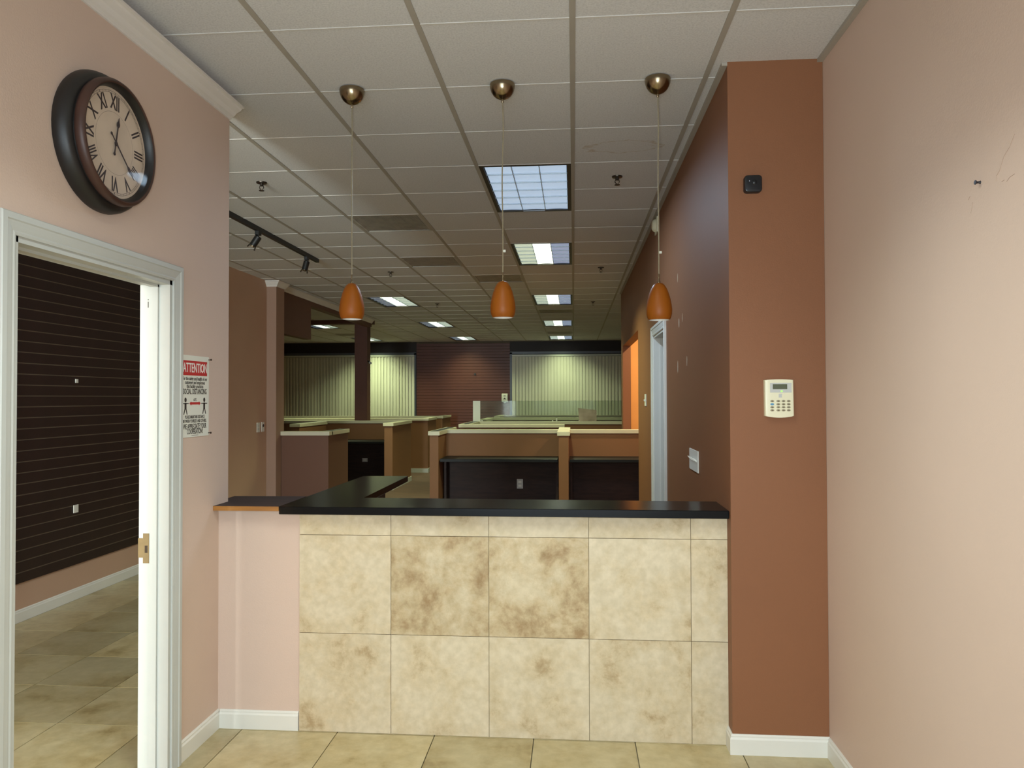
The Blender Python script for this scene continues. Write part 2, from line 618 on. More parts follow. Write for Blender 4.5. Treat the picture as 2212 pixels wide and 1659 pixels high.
m = MB()
E0, E1, EZ = 5.70, 6.50, 2.06         # door in the office right wall
m.box(XO, XR - 0.001, YP, YP + 0.28, 0, H + 0.1)
m.box(XO, XO + 0.13, YP + 0.28, E0, 0, H + 0.1)
m.box(XO, XO + 0.13, E1, 8.06, 0, H + 0.1)
m.box(XO, XO + 0.13, E0, E1, EZ, H + 0.1)
m.box(XO, XO + 0.11, 8.06, 10.55, 2.25, H + 0.1)
m.box(XO, XO + 0.11, 10.55, 10.86, 0, H + 0.1)
wall_office = struct(m.build('wall_office', 'orange'))

m = MB()
m.box(2.6, 2.72, YP + 0.3, YB, 0, H + 0.1)
m.box(XO + 0.13, 2.6, YP + 0.28, YP + 0.4, 0, H + 0.1)
m.box(XO + 0.13, 2.6, 7.9, 8.06, 0, H + 0.1)
struct(m.build('wall_service', 'tan'))
struct(box('wall_alcove', 'alcove', None, XO + 0.11, 2.6, 10.80, 10.92, 0, H + 0.1))

wall_back = struct(box('wall_back', 'fascia', None, -8.1, 2.72, YB, YB + 0.12, 0, H + 0.1))
wall_far = struct(box('wall_far_left', 'tan', None, -8.12, -8.0, 9.0, YB, 0, H + 0.1))
m = MB()
m.box(XW - 0.12, XW, YF, 9.2, 0, H + 0.1)
m.box(-8.1, XW - 0.0, 9.2, 9.32, 0, H + 0.1)
wall_side = struct(m.build('wall_side', 'side_pink'))

# pilaster, deep header and slim beam of the opening beyond the side wall, with the post at its far end
m = MB()
m.box(-3.829, -3.705, 9.2, 9.46, 0, H + 0.05)
wall_pilaster = struct(m.build('wall_pilaster', 'pilaster'))
m = MB()
m.box(-3.89, -3.78, 9.46, 10.67, 2.388, H + 0.05)
m.box(-3.89, -3.78, 10.67, 13.97, 2.874, H + 0.05)
wall_header = struct(m.build('wall_header', 'brown'))
m = MB()
m.box(-8.0, -3.78, 13.97, 14.2, 2.94, H + 0.05)
m.box(-4.105, -3.865, 13.97, 14.2, 0, 2.94)
wall_post = struct(m.build('wall_post', 'beam'))

# half-height return of the left wall under the ledge
wall_return = struct(box('wall_return', 'pink', None, XL, -1.276, YT + 0.012, YT + 0.13, 0, 1.022))

# storefront wall behind the camera with its glazing
m = MB()
m.box(XW, XW + 0.15, YF - 0.12, YF, 0, H + 0.1)
m.box(-1.90, -1.57, YF - 0.12, YF, 0, H + 0.1)
m.box(0.99, XR + 0.12, YF - 0.12, YF, 0, H + 0.1)
m.box(XW + 0.15, -1.90, YF - 0.12, YF, 2.65, H + 0.1)
m.box(-1.57, 0.99, YF - 0.12, YF, 2.65, H + 0.1)
m.box(XW + 0.15, -1.90, YF - 0.12, YF, 0, 0.25)
m.box(-1.57, 0.99, YF - 0.12, YF, 0, 0.25)
wall_front = struct(m.build('wall_front', 'pink'))
for n, (a, b_) in enumerate(((XW + 0.15, -1.90), (-1.57, 0.99))):
    m = MB()
    for x in (a, (a + b_) / 2 - 0.025, b_ - 0.05):
        m.box(x, x + 0.05, YF - 0.09, YF - 0.03, 0.25, 2.65)
    for z in (0.25, 2.60):
        m.box(a, b_, YF - 0.09, YF - 0.03, z, z + 0.05)
    wn = struct(m.build('window_%d' % (n + 1), 'win_frame'))
    for x0, x1 in ((a + 0.05, (a + b_) / 2 - 0.025), ((a + b_) / 2 + 0.025, b_ - 0.05)):
        box('pane', 'pane', wn, x0, x1, YF - 0.064, YF - 0.058, 0.30, 2.60)

# ------------------------------------------------------------------ floor
floor = struct(box('floor', 'grout', None, -8.2, 2.8, YF - 0.12, YB + 0.12, -0.12, -0.010))
box('office_flooring', 'floor_back', floor, -8.1, 2.6, 8.35, YB, -0.0099, 0.0)
box('office_flooring', 'floor_back', floor, XLB, XO, YT + 0.1, 8.35, -0.0099, 0.0)
g = 0.0022
fx0, fy0 = -1.0935, 3.443
tile_me = MB().box(-T / 2 + g, T / 2 - g, -T / 2 + g, T / 2 - g, -0.0095, 0).mesh('floor_tile', 'trav_floor')


def floor_tiles(xa, xb, ya, yb):
    i0, i1 = math.floor((xa - fx0) / T), math.ceil((xb - fx0) / T)
    j0, j1 = math.floor((ya - fy0) / T), math.ceil((yb - fy0) / T)
    for i in range(i0, i1):
        for j in range(j0, j1):
            x0, x1 = fx0 + i * T, fx0 + (i + 1) * T
            y0, y1 = fy0 + j * T, fy0 + (j + 1) * T
            cx0, cx1, cy0, cy1 = max(x0, xa), min(x1, xb), max(y0, ya), min(y1, yb)
            if cx1 - cx0 < 0.02 or cy1 - cy0 < 0.006:
                continue
            if cx1 - cx0 > T - 0.001 and cy1 - cy0 > T - 0.001:
                o = bpy.data.objects.new('floor_tile', tile_me)
                COL.objects.link(o)
                o.location = ((x0 + x1) / 2, (y0 + y1) / 2, 0)
                o.parent = floor
                o.location -= wloc(floor)
            else:
                gx0 = g if cx0 == x0 else 0
                gx1 = g if cx1 == x1 else 0
                gy0 = g if cy0 == y0 else 0
                gy1 = g if cy1 == y1 else 0
                c = ((cx0 + cx1) / 2, (cy0 + cy1) / 2, 0)
                me = MB().box(cx0 + gx0, cx1 - gx1, cy0 + gy0, cy1 - gy1, -0.0095, 0).mesh('floor_tile', 'trav_floor', c)
                o = bpy.data.objects.new('floor_tile', me)
                COL.objects.link(o)
                o.parent = floor
                o.location = Vector(c) - wloc(floor)


floor_tiles(XL, XR, YF, YT + 0.02)
floor_tiles(XW, XLB, YF, 8.35)
floor_tiles(XLB, XL, D0, D1)

# ------------------------------------------------------------------ ceiling
ceiling = struct(box('ceiling', 'slab', None, -8.2, 2.8, YF - 0.12, YB + 0.12, H + 0.16, H + 0.28))
LIGHTS = [(-1, -3), (-1, 3), (-1, 7), (-1, 13), (-1, 19), (-1, 25), (-5, 13), (-5, 19), (-5, 25), (-9, 19), (-9, 25)]
VENTS = [(-3, 5), (-3, 8), (-2, 10), (-1, 16), (-1, 23), (-9, 23)]
used = set()
for c, r in LIGHTS:
    used.add((c, r)); used.add((c, r + 1))
for v in VENTS:
    used.add(v)


def gx(k):
    return C0 + k * P


def gy(k):
    return R0 + k * P


REG = [(XW, XLB, YF, YLE), (XL, XR, YF, YP), (XL, XO, YP, YLE), (XW, XO, YLE, 9.2), (-3.78, XO, 9.2, 13.97), (-8.0, -3.89, 9.46, 13.97),
       (XO + 0.11, 2.6, 8.06, 10.80), (XO + 0.13, 2.6, YP + 0.4, 7.9), (-8.0, XO, 14.2, YB), (XO, 2.6, 10.92, YB), (-3.78, XO, 13.97, 14.2)]
BW = 0.012
ZT0, ZT1 = H + 0.004, H + 0.02
full_me = MB().box(-P / 2 + BW - 0.002, P / 2 - BW + 0.002, -P / 2 + 0.004, P / 2 - 0.004, ZT0, ZT1).mesh('ceiling_tile', 'ceil')
stain_me = full_me.copy()
stain_me.materials[0] = M['ceil_stain']


def in_view(x, y, z):
    q = CR @ Vector((x, y, z - EYE))
    if q.z < 0.2:
        return None
    u, v = q.x / q.z * F_PX + 1106, q.y / q.z * F_PX + 829.5
    return (u, v) if -60 < u < 2270 and -60 < v < 1720 else None


cells = []
for (xa, xb, ya, yb) in REG:
    for c in range(-14, 6):
        for r in range(-11, 29):
            if (c, r) in used:
                continue
            x0, x1, y0, y1 = max(gx(c), xa), min(gx(c + 1), xb), max(gy(r), ya), min(gy(r + 1), yb)
            if x1 - x0 < 0.03 or y1 - y0 < 0.015:
                continue
            vis = in_view((x0 + x1) / 2, (y0 + y1) / 2, H)
            cells.append((0 if vis else 1, y0 * y0 + x0 * x0, c, r, x0, x1, y0, y1))
cells.sort()
rest = MB()
for n, (nv, d, c, r, x0, x1, y0, y1) in enumerate(cells):
    ax0 = BW - 0.002 if x0 == gx(c) else 0
    ax1 = BW - 0.002 if x1 == gx(c + 1) else 0
    ay0 = 0.004 if y0 == gy(r) else 0
    ay1 = 0.004 if y1 == gy(r + 1) else 0
    if n >= 290 or nv:
        rest.box(x0 + ax0, x1 - ax1, y0 + ay0, y1 - ay1, ZT0, ZT1)
        continue
    cx, cy = (x0 + x1) / 2, (y0 + y1) / 2
    if x1 - x0 > P - 0.001 and y1 - y0 > P - 0.001:
        me = stain_me if (c, r) == (0, 2) else full_me
    else:
        me = MB().box(x0 + ax0, x1 - ax1, y0 + ay0, y1 - ay1, ZT0, ZT1).mesh('ceiling_tile', 'ceil', (cx, cy, 0))
    o = bpy.data.objects.new('ceiling_tile', me)
    COL.objects.link(o)
    o.parent = ceiling
    o.location = Vector((cx, cy, 0)) - wloc(ceiling)
o = rest.build('ceiling_tile_field', 'ceil', ceiling)
o['kind'] = 'stuff'

# grid bars: long runners in depth, thin cross bars, both cut at walls and fixtures


def runs(pairs):
    pairs = sorted(pairs)
    out = []
    for a, b in pairs:
        if out and a - out[-1][1] < 0.001:
            out[-1][1] = max(out[-1][1], b)
        else:
            out.append([a, b])
    return out


for c in range(-13, 6):
    x = gx(c)
    rr = [(ya, yb) for (xa, xb, ya, yb) in REG if xa + 0.005 < x < xb - 0.005]
    for a, b in runs(rr):
        box('grid_runner', 'grid', ceiling, x - BW, x + BW, a, b, H, H + 0.022)
for r in range(-9, 29):
    y = gy(r)
    segs = []
    for (xa, xb, ya, yb) in REG:
        if not (ya + 0.005 < y < yb - 0.005):
            continue
        for c in range(-14, 6):
            x0, x1 = max(gx(c), xa), min(gx(c + 1), xb)
            if x1 - x0 < 0.02:
                continue
            if any(c == lc and r == lr + 1 for lc, lr in LIGHTS):
                continue
            segs.append((x0, x1))
    for a, b in runs(segs):
        box('grid_cross_bar', 'grid_x', ceiling, a, b, y - 0.0045, y + 0.0045, H + 0.0015, H + 0.02)
# wall angle strips at the ceiling edge
t1 = struct(box('trim_1', 'grid', None, XO - 0.024, XO, YP, 10.78, H - 0.012, H + 0.003))
t2 = struct(box('trim_2', 'grid', None, XR - 0.024, XR, YF, YP, H - 0.012, H + 0.003))

# ------------------------------------------------------------------ crown mouldings, baseboards


def crown_y(name, x, side, y0, y1, zb=2.905, zt=2.965, proj=0.075):
    """crown along Y on a wall whose face is at x, projecting towards side"""
    s = side
    prof = [(0, zb), (0.008, zb), (0.010, zb + 0.010), (0.024, zb + 0.016), (0.036, zb + 0.030), (0.058, zb + 0.042), (0.062, zb + 0.050), (proj, zb + 0.052), (proj, zt), (0, zt)]
    return MB().prism([(x + s * a, 0, z) for a, z in prof], (0, y0, 0), (0, y1, 0)).build(name, 'crown')


struct(crown_y('trim_3', XL, 1, YF, YLE))
m = MB()
zb = 2.94
prof = [(0, zb), (0.010, zb), (0.016, zb + 0.016), (0.034, zb + 0.036), (0.048, zb + 0.056), (0.055, zb + 0.060), (0.055, H), (0, H)]
loops = [[m.bm.verts.new((px, py, z)) for (px, py), z in zip(ring, [q[1] for q in prof])] for ring in (
    [(-3.829, 9.2 - a) for a, z in prof], [(-3.705 + a, 9.2 - a) for a, z in prof], [(-3.705 + a, 9.46 + a) for a, z in prof],
    [(-3.78 + a, 9.46 + a) for a, z in prof], [(-3.78 + a, 13.97) for a, z in prof])]
for la, lb in zip(loops, loops[1:]):
    for i in range(len(prof)):
        m.bm.faces.new((la[i], la[(i + 1) % len(prof)], lb[(i + 1) % len(prof)], lb[i]))
m.bm.faces.new(loops[0])
m.bm.faces.new(loops[-1])
struct(m.build('trim_4', 'crown'))

bb = [(0, 0), (0.013, 0), (0.013, 0.066), (0.009, 0.074), (0.009, 0.080), (0.004, 0.086), (0, 0.086)]


def base_y(name, x, s, y0, y1):
    return struct(MB().prism([(x + s * a, 0, z) for a, z in bb], (0, y0, 0), (0, y1, 0)).build(name, 'base_white'))


def base_x(name, y, s, x0, x1):
    return struct(MB().prism([(0, y + s * a, z) for a, z in bb], (x0, 0, 0), (x1, 0, 0)).build(name, 'base_white'))


base_y('baseboard_left', XL, 1, D1 + 0.066, YT + 0.012)
base_x('baseboard_return', YT + 0.012, -1, XL + 0.013, -1.281)
base_y('baseboard_right', XR, -1, YF, YP - 0.013)
m = MB()
loops = [[m.bm.verts.new((px, py, z)) for (px, py), z in zip(ring, [q[1] for q in bb])] for ring in (
    [(XO - a, YT - 0.001) for a, z in bb], [(XO - a, YP - a) for a, z in bb], [(XR - 0.0005, YP - a) for a, z in bb])]
for la, lb in zip(loops, loops[1:]):
    for i in range(len(bb)):
        m.bm.faces.new((la[i], la[(i + 1) % len(bb)], lb[(i + 1) % len(bb)], lb[i]))
m.bm.faces.new(loops[0])
m.bm.faces.new(loops[-1])
struct(m.build('baseboard_pillar', 'base_white'))
base_y('baseboard_side', XW, 1, YF, 9.2)

# ------------------------------------------------------------------ doorway in the left wall


def casing(parent, face, s, y0, y1, ztop, wdt, th, mt='white'):
    """moulded door casing on a wall plane x=face projecting towards s around the opening y0..y1"""
    prof = [(0, 0), (0.0, th * 0.5), (wdt * 0.12, th * 0.62), (wdt * 0.2, th * 0.5), (wdt * 0.32, th * 0.62), (wdt * 0.62, th * 0.8), (wdt * 0.68, th), (wdt * 0.95, th), (wdt, th * 0.8), (wdt, 0)]
    bm = bmesh.new()
    for (pts, parts) in (((y0, -1), 'l'), ((y1, 1), 'r')):
        y, d = pts
        lo = [bm.verts.new((face + s * h, y + d * a, 0)) for a, h in prof]
        hi = [bm.verts.new((face + s * h, y + d * a, ztop + a)) for a, h in prof]
        n = len(prof)
        for i in range(n):
            bm.faces.new((lo[i], lo[(i + 1) % n], hi[(i + 1) % n], hi[i]))
        bm.faces.new(lo)
        if parts == 'l':
            hl = hi
        else:
            hr = hi
    me = MB(); me.bm.free(); me.bm = bm
    me.build('side_casing', mt, parent)
    bm = bmesh.new()
    n = len(prof)
    a_ = [bm.verts.new((face + s * h, y0 - a, ztop + a)) for a, h in prof]
    b_ = [bm.verts.new((face + s * h, y1 + a, ztop + a)) for a, h in prof]
    for i in range(n):
        bm.faces.new((a_[i], a_[(i + 1) % n], b_[(i + 1) % n], b_[i]))
    me = MB(); me.bm.free(); me.bm = bm
    me.build('head_casing', mt, parent)


door1 = bpy.data.objects.new('door_1', None)
COL.objects.link(door1)
door1.location = (XL, (D0 + D1) / 2, 0)
struct(door1)
casing(door1, XL, 1, D0, D1, DZ, 0.066, 0.018)
casing(door1, XLB, -1, D0, D1, DZ, 0.066, 0.018)
jt = 0.018
box('jamb', 'white', door1, XLB - 0.002, XL + 0.002, D1 - jt, D1, 0, DZ)
box('jamb', 'white', door1, XLB - 0.002, XL + 0.002, D0, D0 + jt, 0, DZ)
box('head_jamb', 'white', door1, XLB - 0.002, XL + 0.002, D0, D1, DZ - jt, DZ)
st0, st1 = XLB + 0.045, XLB + 0.08
box('door_stop', 'white', door1, XL - 0.075, XL - 0.045, D1 - jt - 0.010, D1 - jt, 0, DZ - jt)
box('door_stop', 'white', door1, XL - 0.075, XL - 0.045, D0 + jt, D0 + jt + 0.010, 0, DZ - jt)
box('head_stop', 'white', door1, XL - 0.075, XL - 0.045, D0 + jt, D1 - jt, DZ - jt - 0.010, DZ - jt)
m = MB().box(-1.768 - 0.012, -1.768 + 0.014, D1 - jt - 0.002, D1 - jt, 0.862, 0.985)
m.box(-1.797 - 0.004, -1.780, D1 - jt - 0.002, D1 - jt, 0.885, 0.965)
sp = m.build('strike_plate', 'brass', door1)
box('strike_hole', 'steel', sp, -1.772, -1.760, D1 - jt - 0.0026, D1 - jt - 0.0019, 0.905, 0.935)
m = MB().box(-1.7655, -1.7625, D1 - jt - 0.0008, D1 - jt + 0.0005, 1.922, 1.947)
m.box(-1.7655, -1.7625, D1 - jt - 0.0008, D1 - jt + 0.0005, 1.953, 1.957)
m.build('mortise_slot', 'steel', door1)

# ------------------------------------------------------------------ door of the office right wall
door2 = bpy.data.objects.new('door_2', None)
COL.objects.link(door2)
door2.location = (XO, (E0 + E1) / 2, 0)
struct(door2)
casing(door2, XO, -1, E0, E1, EZ, 0.075, 0.02, 'base_white')
box('jamb', 'base_white', door2, XO - 0.002, XO + 0.132, E1 - 0.02, E1, 0, EZ)
box('jamb', 'base_white', door2, XO - 0.002, XO + 0.132, E0, E0 + 0.02, 0, EZ)
box('head_jamb', 'base_white', door2, XO - 0.002, XO + 0.132, E0, E1, EZ - 0.02, EZ)
box('door_stop', 'base_white', door2, XO + 0.052, XO + 0.09, E1 - 0.033, E1 - 0.02, 0, EZ - 0.02)
box('hinge', 'steel', door2, XO + 0.094, XO + 0.11, E1 - 0.026, E1 - 0.02, 0.92, 1.03)

# ------------------------------------------------------------------ reception counter
counter = thing('reception_counter', (-0.3, YT + 0.07, 0), 'half-height reception counter faced with beige travertine tiles', 'counter')
box('core', 'grout_wall', counter, -1.274, XO - 0.001, YT + 0.0125, YT + 0.13, 0, 1.006)
xs = [-1.2755, TX, TX + T, TX + 2 * T, TX + 3 * T, XO - 0.0005]
zs = [0.0, T, 2 * T, 1.0065]
for i in range(5):
    for j in range(3):
        x0, x1, z0, z1 = xs[i], xs[i + 1], zs[j], zs[j + 1]
        a0 = 0.0012 if i > 0 else 0
        a1 = 0.0012 if i < 4 else 0
        cxx, czz = (x0 + x1) / 2, (z0 + z1) / 2
        dy = random.uniform(0, 0.0006)
        me = MB().box(x0 + a0, x1 - a1, YT + dy, YT + 0.0125, z0 + (0.0012 if j else 0.001), z1 - (0.0012 if j < 2 else 0)).mesh('tile', 'trav_cloudy' if (j == 1 and i in (1, 2)) else 'trav_wall', (cxx, YT, czz))
        o = bpy.data.objects.new('tile', me)
        COL.objects.link(o)
        o.parent = counter
        o.location = Vector((cxx, YT, czz)) - wloc(counter)
box('support_wall', 'espresso', counter, -1.30, -1.07, YT + 0.13, 4.25, 0, 1.006)

ZC0, ZC1 = 1.008, 1.0435
m = MB().prism([(-1.357, 3.405, 0), (XO - 0.0015, 3.400, 0), (XO - 0.0015, 3.70, 0), (-1.052, 3.735, 0), (-1.058, 4.79, 0), (-1.345, 4.765, 0)], (0, 0, ZC0), (0, 0, ZC1)).bevel(0.002, 1)
ct = tag(m.build('countertop', 'black'), 'black laminate L-shaped countertop on the travertine reception counter', 'countertop')

ledge = thing('ledge', (-1.52, 3.58, 1.022), 'dark ledge with raw orange wood front edge beside the black countertop', 'ledge')
m = MB().prism([(XL + 0.001, 3.4075, 0), (-1.359, 3.4095, 0), (-1.359, 3.77, 0), (-1.73, 3.757, 0), (-1.73, YLE + 0.003, 0), (XL + 0.001, YLE + 0.003, 0)], (0, 0, 1.0225), (0, 0, 1.0435))
m.build('top', 'espresso', ledge)
MB().prism([(XL + 0.001, 3.4055, 0), (-1.3585, 3.4075, 0), (-1.3585, 3.4094, 0), (XL + 0.001, 3.4074, 0)], (0, 0, 1.0225), (0, 0, 1.0432)).build('edge_band', 'oak', ledge)

# ------------------------------------------------------------------ wall clock
CY, CZ = 2.535, 2.443
clock = thing('wall_clock', (XL, CY, CZ), 'large round black and bronze wall clock with roman numerals', 'clock')
m = MB().lathe([(0, 0.0005), (0.240, 0.0005), (0.244, 0.010), (0.243, 0.026), (0.236, 0.044), (0.226, 0.054), (0.214, 0.056), (0.214, 0.062), (0.192, 0.062), (0.192, 0.040), (0, 0.040)], (XL, CY, CZ), 'X', 64)
m.build('case', 'clock_case', clock, smooth=True)
m = MB().lathe([(0.214, 0.060), (0.2185, 0.068), (0.2185, 0.082), (0.212, 0.092), (0.206, 0.094), (0.201, 0.091), (0.200, 0.062), (0.214, 0.060)], (XL, CY, CZ), 'X', 64)
m.build('bezel', 'clock_bezel', clock, smooth=True)
MB().lathe([(0.201, 0.0915), (0.196, 0.086), (0.192, 0.076), (0.190, 0.066), (0.190, 0.060), (0.1995, 0.060)], (XL, CY, CZ), 'X', 64).build('inner_ring', 'clock_case', clock, smooth=True)
m = MB().lathe([(0.1905, 0.063), (0.188, 0.063), (0, 0.0632), ], (XL, CY, CZ), 'X', 64)
dial = m.build('dial', 'dial', clock)
xf = XL + 0.0638
m = MB()
for ra, rb in ((0.1725, 0.1735), (0.179, 0.180), (0.108, 0.1086)):
    m.lathe([(ra, 0.0636), (rb, 0.0636)], (XL, CY, CZ), 'X', 64)
for k in range(60):
    t = 2 * math.pi * k / 60
    d = Vector((0, math.sin(t), math.cos(t)))
    n_ = Vector((0, math.cos(t), -math.sin(t)))
    c0 = Vector((xf, CY, CZ)) + d * 0.173
    c1 = Vector((xf, CY, CZ)) + d * 0.1795
    wv = n_ * (0.0013 if k % 5 == 0 else 0.0005)
    m.bm.faces.new([m.bm.verts.new(p) for p in (c0 - wv, c0 + wv, c1 + wv, c1 - wv)])
m.build('minute_track', 'ink', dial)
for k, s in enumerate(['XII', 'I', 'II', 'III', 'IIII', 'V', 'VI', 'VII', 'VIII', 'IX', 'X', 'XI']):
    t = 2 * math.pi * k / 12
    uy = (0, math.sin(t), math.cos(t))
    ux = (0, math.cos(t), -math.sin(t))
    o = Vector((xf, CY, CZ)) + Vector(uy) * 0.141
    text('numeral', s, 'ink', dial, o, ux, uy, 0.072, 0.62 if len(s) < 4 else 0.5, 0.0012, 0.0003)


def hand(name, ang, length, tail, wdt, x):
    d = Vector((0, math.sin(ang), math.cos(ang)))
    n_ = Vector((0, math.cos(ang), -math.sin(ang)))
    c = Vector((x, CY, CZ))
    prof = [(-tail, 0.3), (-tail * 0.9, 0.9), (-tail * 0.72, 0.35), (-0.012, 0.3), (0, 1.0), (0.012, 0.4), (length * 0.62, 0.35), (length * 0.68, 1.0), (length * 0.78, 1.1), (length * 0.86, 0.45), (length, 0.1)]
    pts = [c + d * a + n_ * wdt * b for a, b in prof] + [c + d * a - n_ * wdt * b for a, b in prof[::-1]]
    return MB().prism(pts, (0, 0, 0), (0.0015, 0, 0)).build(name, 'ink', clock)


hand('hour_hand', math.radians(11), 0.098, 0.045, 0.0075, XL + 0.067)
hand('minute_hand', math.radians(133), 0.148, 0.045, 0.0065, XL + 0.0695)
MB().lathe([(0.1945, 0.083), (0.12, 0.0845), (0, 0.085)], (XL, CY, CZ), 'X', 48).build('glass', 'glass', clock, smooth='all')

# ------------------------------------------------------------------ safety sign
SY0, SY1, SZ0, SZ1 = 3.111, 3.356, 1.374, 1.732
sign = thing('safety_sign', (XL, (SY0 + SY1) / 2, SZ0), 'white ATTENTION social distancing sign beside the doorway casing', 'sign')
sx = XL + 0.0025
pan = box('panel', 'sign', sign, XL + 0.0003, sx, SY0, SY1, SZ0, SZ1)
cyy = (SY0 + SY1) / 2 - 0.004
UX, UY = (0, 1, 0), (0, 0, 1)
sh = SZ1 - SZ0


def sz(f):
    return SZ1 - f * sh


band = box('heading_band', 'sign_red', sign, sx, sx + 0.0006, SY0 + 0.003, SY1 - 0.018, sz(0.245), sz(0.065))
text('lettering', 'ATTENTION', 'sign_text', band, (sx + 0.0009, cyy + 0.002, sz(0.157)), UX, UY, 0.058, bold=0.0006, width=0.212, depth=0.0003)
for body, f, size, wd, bold in (
        ('For the safety and health of our', 0.285, 0.0225, 0.216, 0.0002), ('customers and employees', 0.332, 0.0225, 0.176, 0.0002), ('this facility practices', 0.379, 0.0225, 0.147, 0.0002),
        ('SOCIAL DISTANCING', 0.445, 0.034, 0.208, 0.0004), ('6 FT.', 0.545, 0.016, 0.026, 0.0005),
        ('PLEASE MAINTAIN DISTANCE', 0.755, 0.020, 0.172, 0.0002), ('BETWEEN YOURSELF AND OTHERS.', 0.806, 0.020, 0.206, 0.0002),
        ('WE APPRECIATE YOUR', 0.872, 0.032, 0.204, 0.0004), ('COOPERATION!', 0.935, 0.032, 0.138, 0.0004)):
    text('lettering', body, 'sign_black', sign, (sx + 0.0004, cyy, sz(f)), UX, UY, size, bold=bold, width=wd, depth=0.0003)
for cy_ in (cyy - 0.083, cyy + 0.083):
    m = MB()
    hz = sz(0.545)
    m.prism([(0, cy_ + 0.009 * math.cos(2 * math.pi * k / 14), hz + 0.0105 * math.sin(2 * math.pi * k / 14)) for k in range(14)], (sx, 0, 0), (sx + 0.0006, 0, 0))
    m.box(sx, sx + 0.0006, cy_ - 0.027, cy_ + 0.027, sz(0.595), sz(0.583))
    m.box(sx, sx + 0.0006, cy_ - 0.008, cy_ + 0.008, sz(0.66), sz(0.58))
    for s in (-1, 1):
        m.prism([(0, cy_ + s * 0.001, sz(0.655)), (0, cy_ + s * 0.008, sz(0.655)), (0, cy_ + s * 0.017, sz(0.722)), (0, cy_ + s * 0.011, sz(0.722))], (sx, 0, 0), (sx + 0.0006, 0, 0))
    m.build('figure', 'sign_black', sign)
az = sz(0.588)
m = MB().box(sx, sx + 0.0006, cyy - 0.036, cyy + 0.036, az - 0.005, az + 0.005)
for s in (-1, 1):
    m.prism([(0, cyy + s * 0.034, az - 0.009), (0, cyy + s * 0.050, az), (0, cyy + s * 0.034, az + 0.009)], (sx, 0, 0), (sx + 0.0006, 0, 0))
m.build('arrow', 'sign_red', sign)
box('fine_print', 'sign_black', sign, sx, sx + 0.0004, cyy - 0.03, cyy + 0.03, sz(0.985) + 0.001, sz(0.985) + 0.0025)
for (a, b_) in ((SY1 - 0.004, SZ1 - 0.012), (SY1 - 0.004, SZ0 + 0.012), (SY0 + 0.006, SZ1 - 0.012), (SY0 + 0.006, SZ0 + 0.012)):
    m = MB().lathe([(0, 0), (0.002, 0), (0.002, 0.010), (0.0045, 0.011), (0.0045, 0.014), (0, 0.0145)] if a > 3.2 else [(0, 0), (0.003, 0), (0.003, 0.002), (0, 0.0025)], (sx, a, b_), 'X', 10)
    m.build('screw', 'steel', sign)

# ------------------------------------------------------------------ alarm keypad and small camera on the pillar
KS = 0.1445e-3


def kx(p):
    return 0.8225 + (p - 105) * KS


def kz(p):
    return 1.6175 - (p - 278) * KS


keypad = thing('alarm_keypad', (kx(535), YP, kz(1400)), 'cream alarm keypad with small screen on the brown pillar', 'keypad')
pts = []
for k in range(13):
    u = k / 12
    pts.append((kx(110 + u * 835), 0, kz(288 - 18 * math.sin(math.pi * u))))
for k in range(13):
    u = 1 - k / 12
    pts.append((kx(118 + u * 842), 0, kz(1365 + 50 * math.sin(math.pi * u))))
m = MB().prism(pts, (0, YP - 0.026, 0), (0, YP - 0.0003, 0))
bmesh.ops.bevel(m.bm, geom=[e for e in m.bm.edges if all(abs(v.co.y - (YP - 0.026)) < 1e-5 for v in e.verts)], offset=0.006, segments=3, affect='EDGES', profile=0.5)
m.build('body', 'ivory', keypad, smooth=True)
yk = YP - 0.026
sc = box('display_surround', 'grey_plastic', keypad, kx(258), kx(885), yk - 0.001, yk + 0.001, kz(665), kz(378))
box('screen', 'lcd', sc, kx(338), kx(757), yk - 0.0016, yk - 0.0008, kz(566), kz(413))
m = MB().lathe([(0.0035, 0.0), (0.003, 0.001), (0, 0.0012)], (0, 0, 0), 'Y', 12)
bmesh.ops.scale(m.bm, vec=(1.4, -1, 0.8), verts=m.bm.verts[:])
bmesh.ops.translate(m.bm, vec=(kx(596), yk - 0.001, kz(622)), verts=m.bm.verts[:])
m.build('indicator', 'led', sc)
box('sensor_window', 'grey_plastic', keypad, kx(508), kx(602), yk - 0.0008, yk + 0.001, kz(812), kz(700))
for r in range(4):
    for c in range(4):
        m = MB().lathe([(0.0048, 0.0), (0.0045, 0.0016), (0.003, 0.0022), (0, 0.0024)], (0, 0, 0), 'Y', 14)
        bmesh.ops.scale(m.bm, vec=(1.72, -1, 0.95), verts=m.bm.verts[:])
        px, pz = (318, 497, 647, 797)[c], (920, 1012, 1103, 1193)[r]
        bmesh.ops.translate(m.bm, vec=(kx(px), yk, kz(pz)), verts=m.bm.verts[:])
        o = m.build('button', 'button_blue' if (c == 0 and r == 1) else 'button', keypad, smooth='all')
        if c == 0 and r == 1:
            o['label'] = 'blue button'
        else:
            box('button_legend', 'legend', o, kx(px) - 0.0022, kx(px) + 0.0022, yk - 0.0027, yk - 0.0023, kz(pz) - 0.0016, kz(pz) + 0.0016)

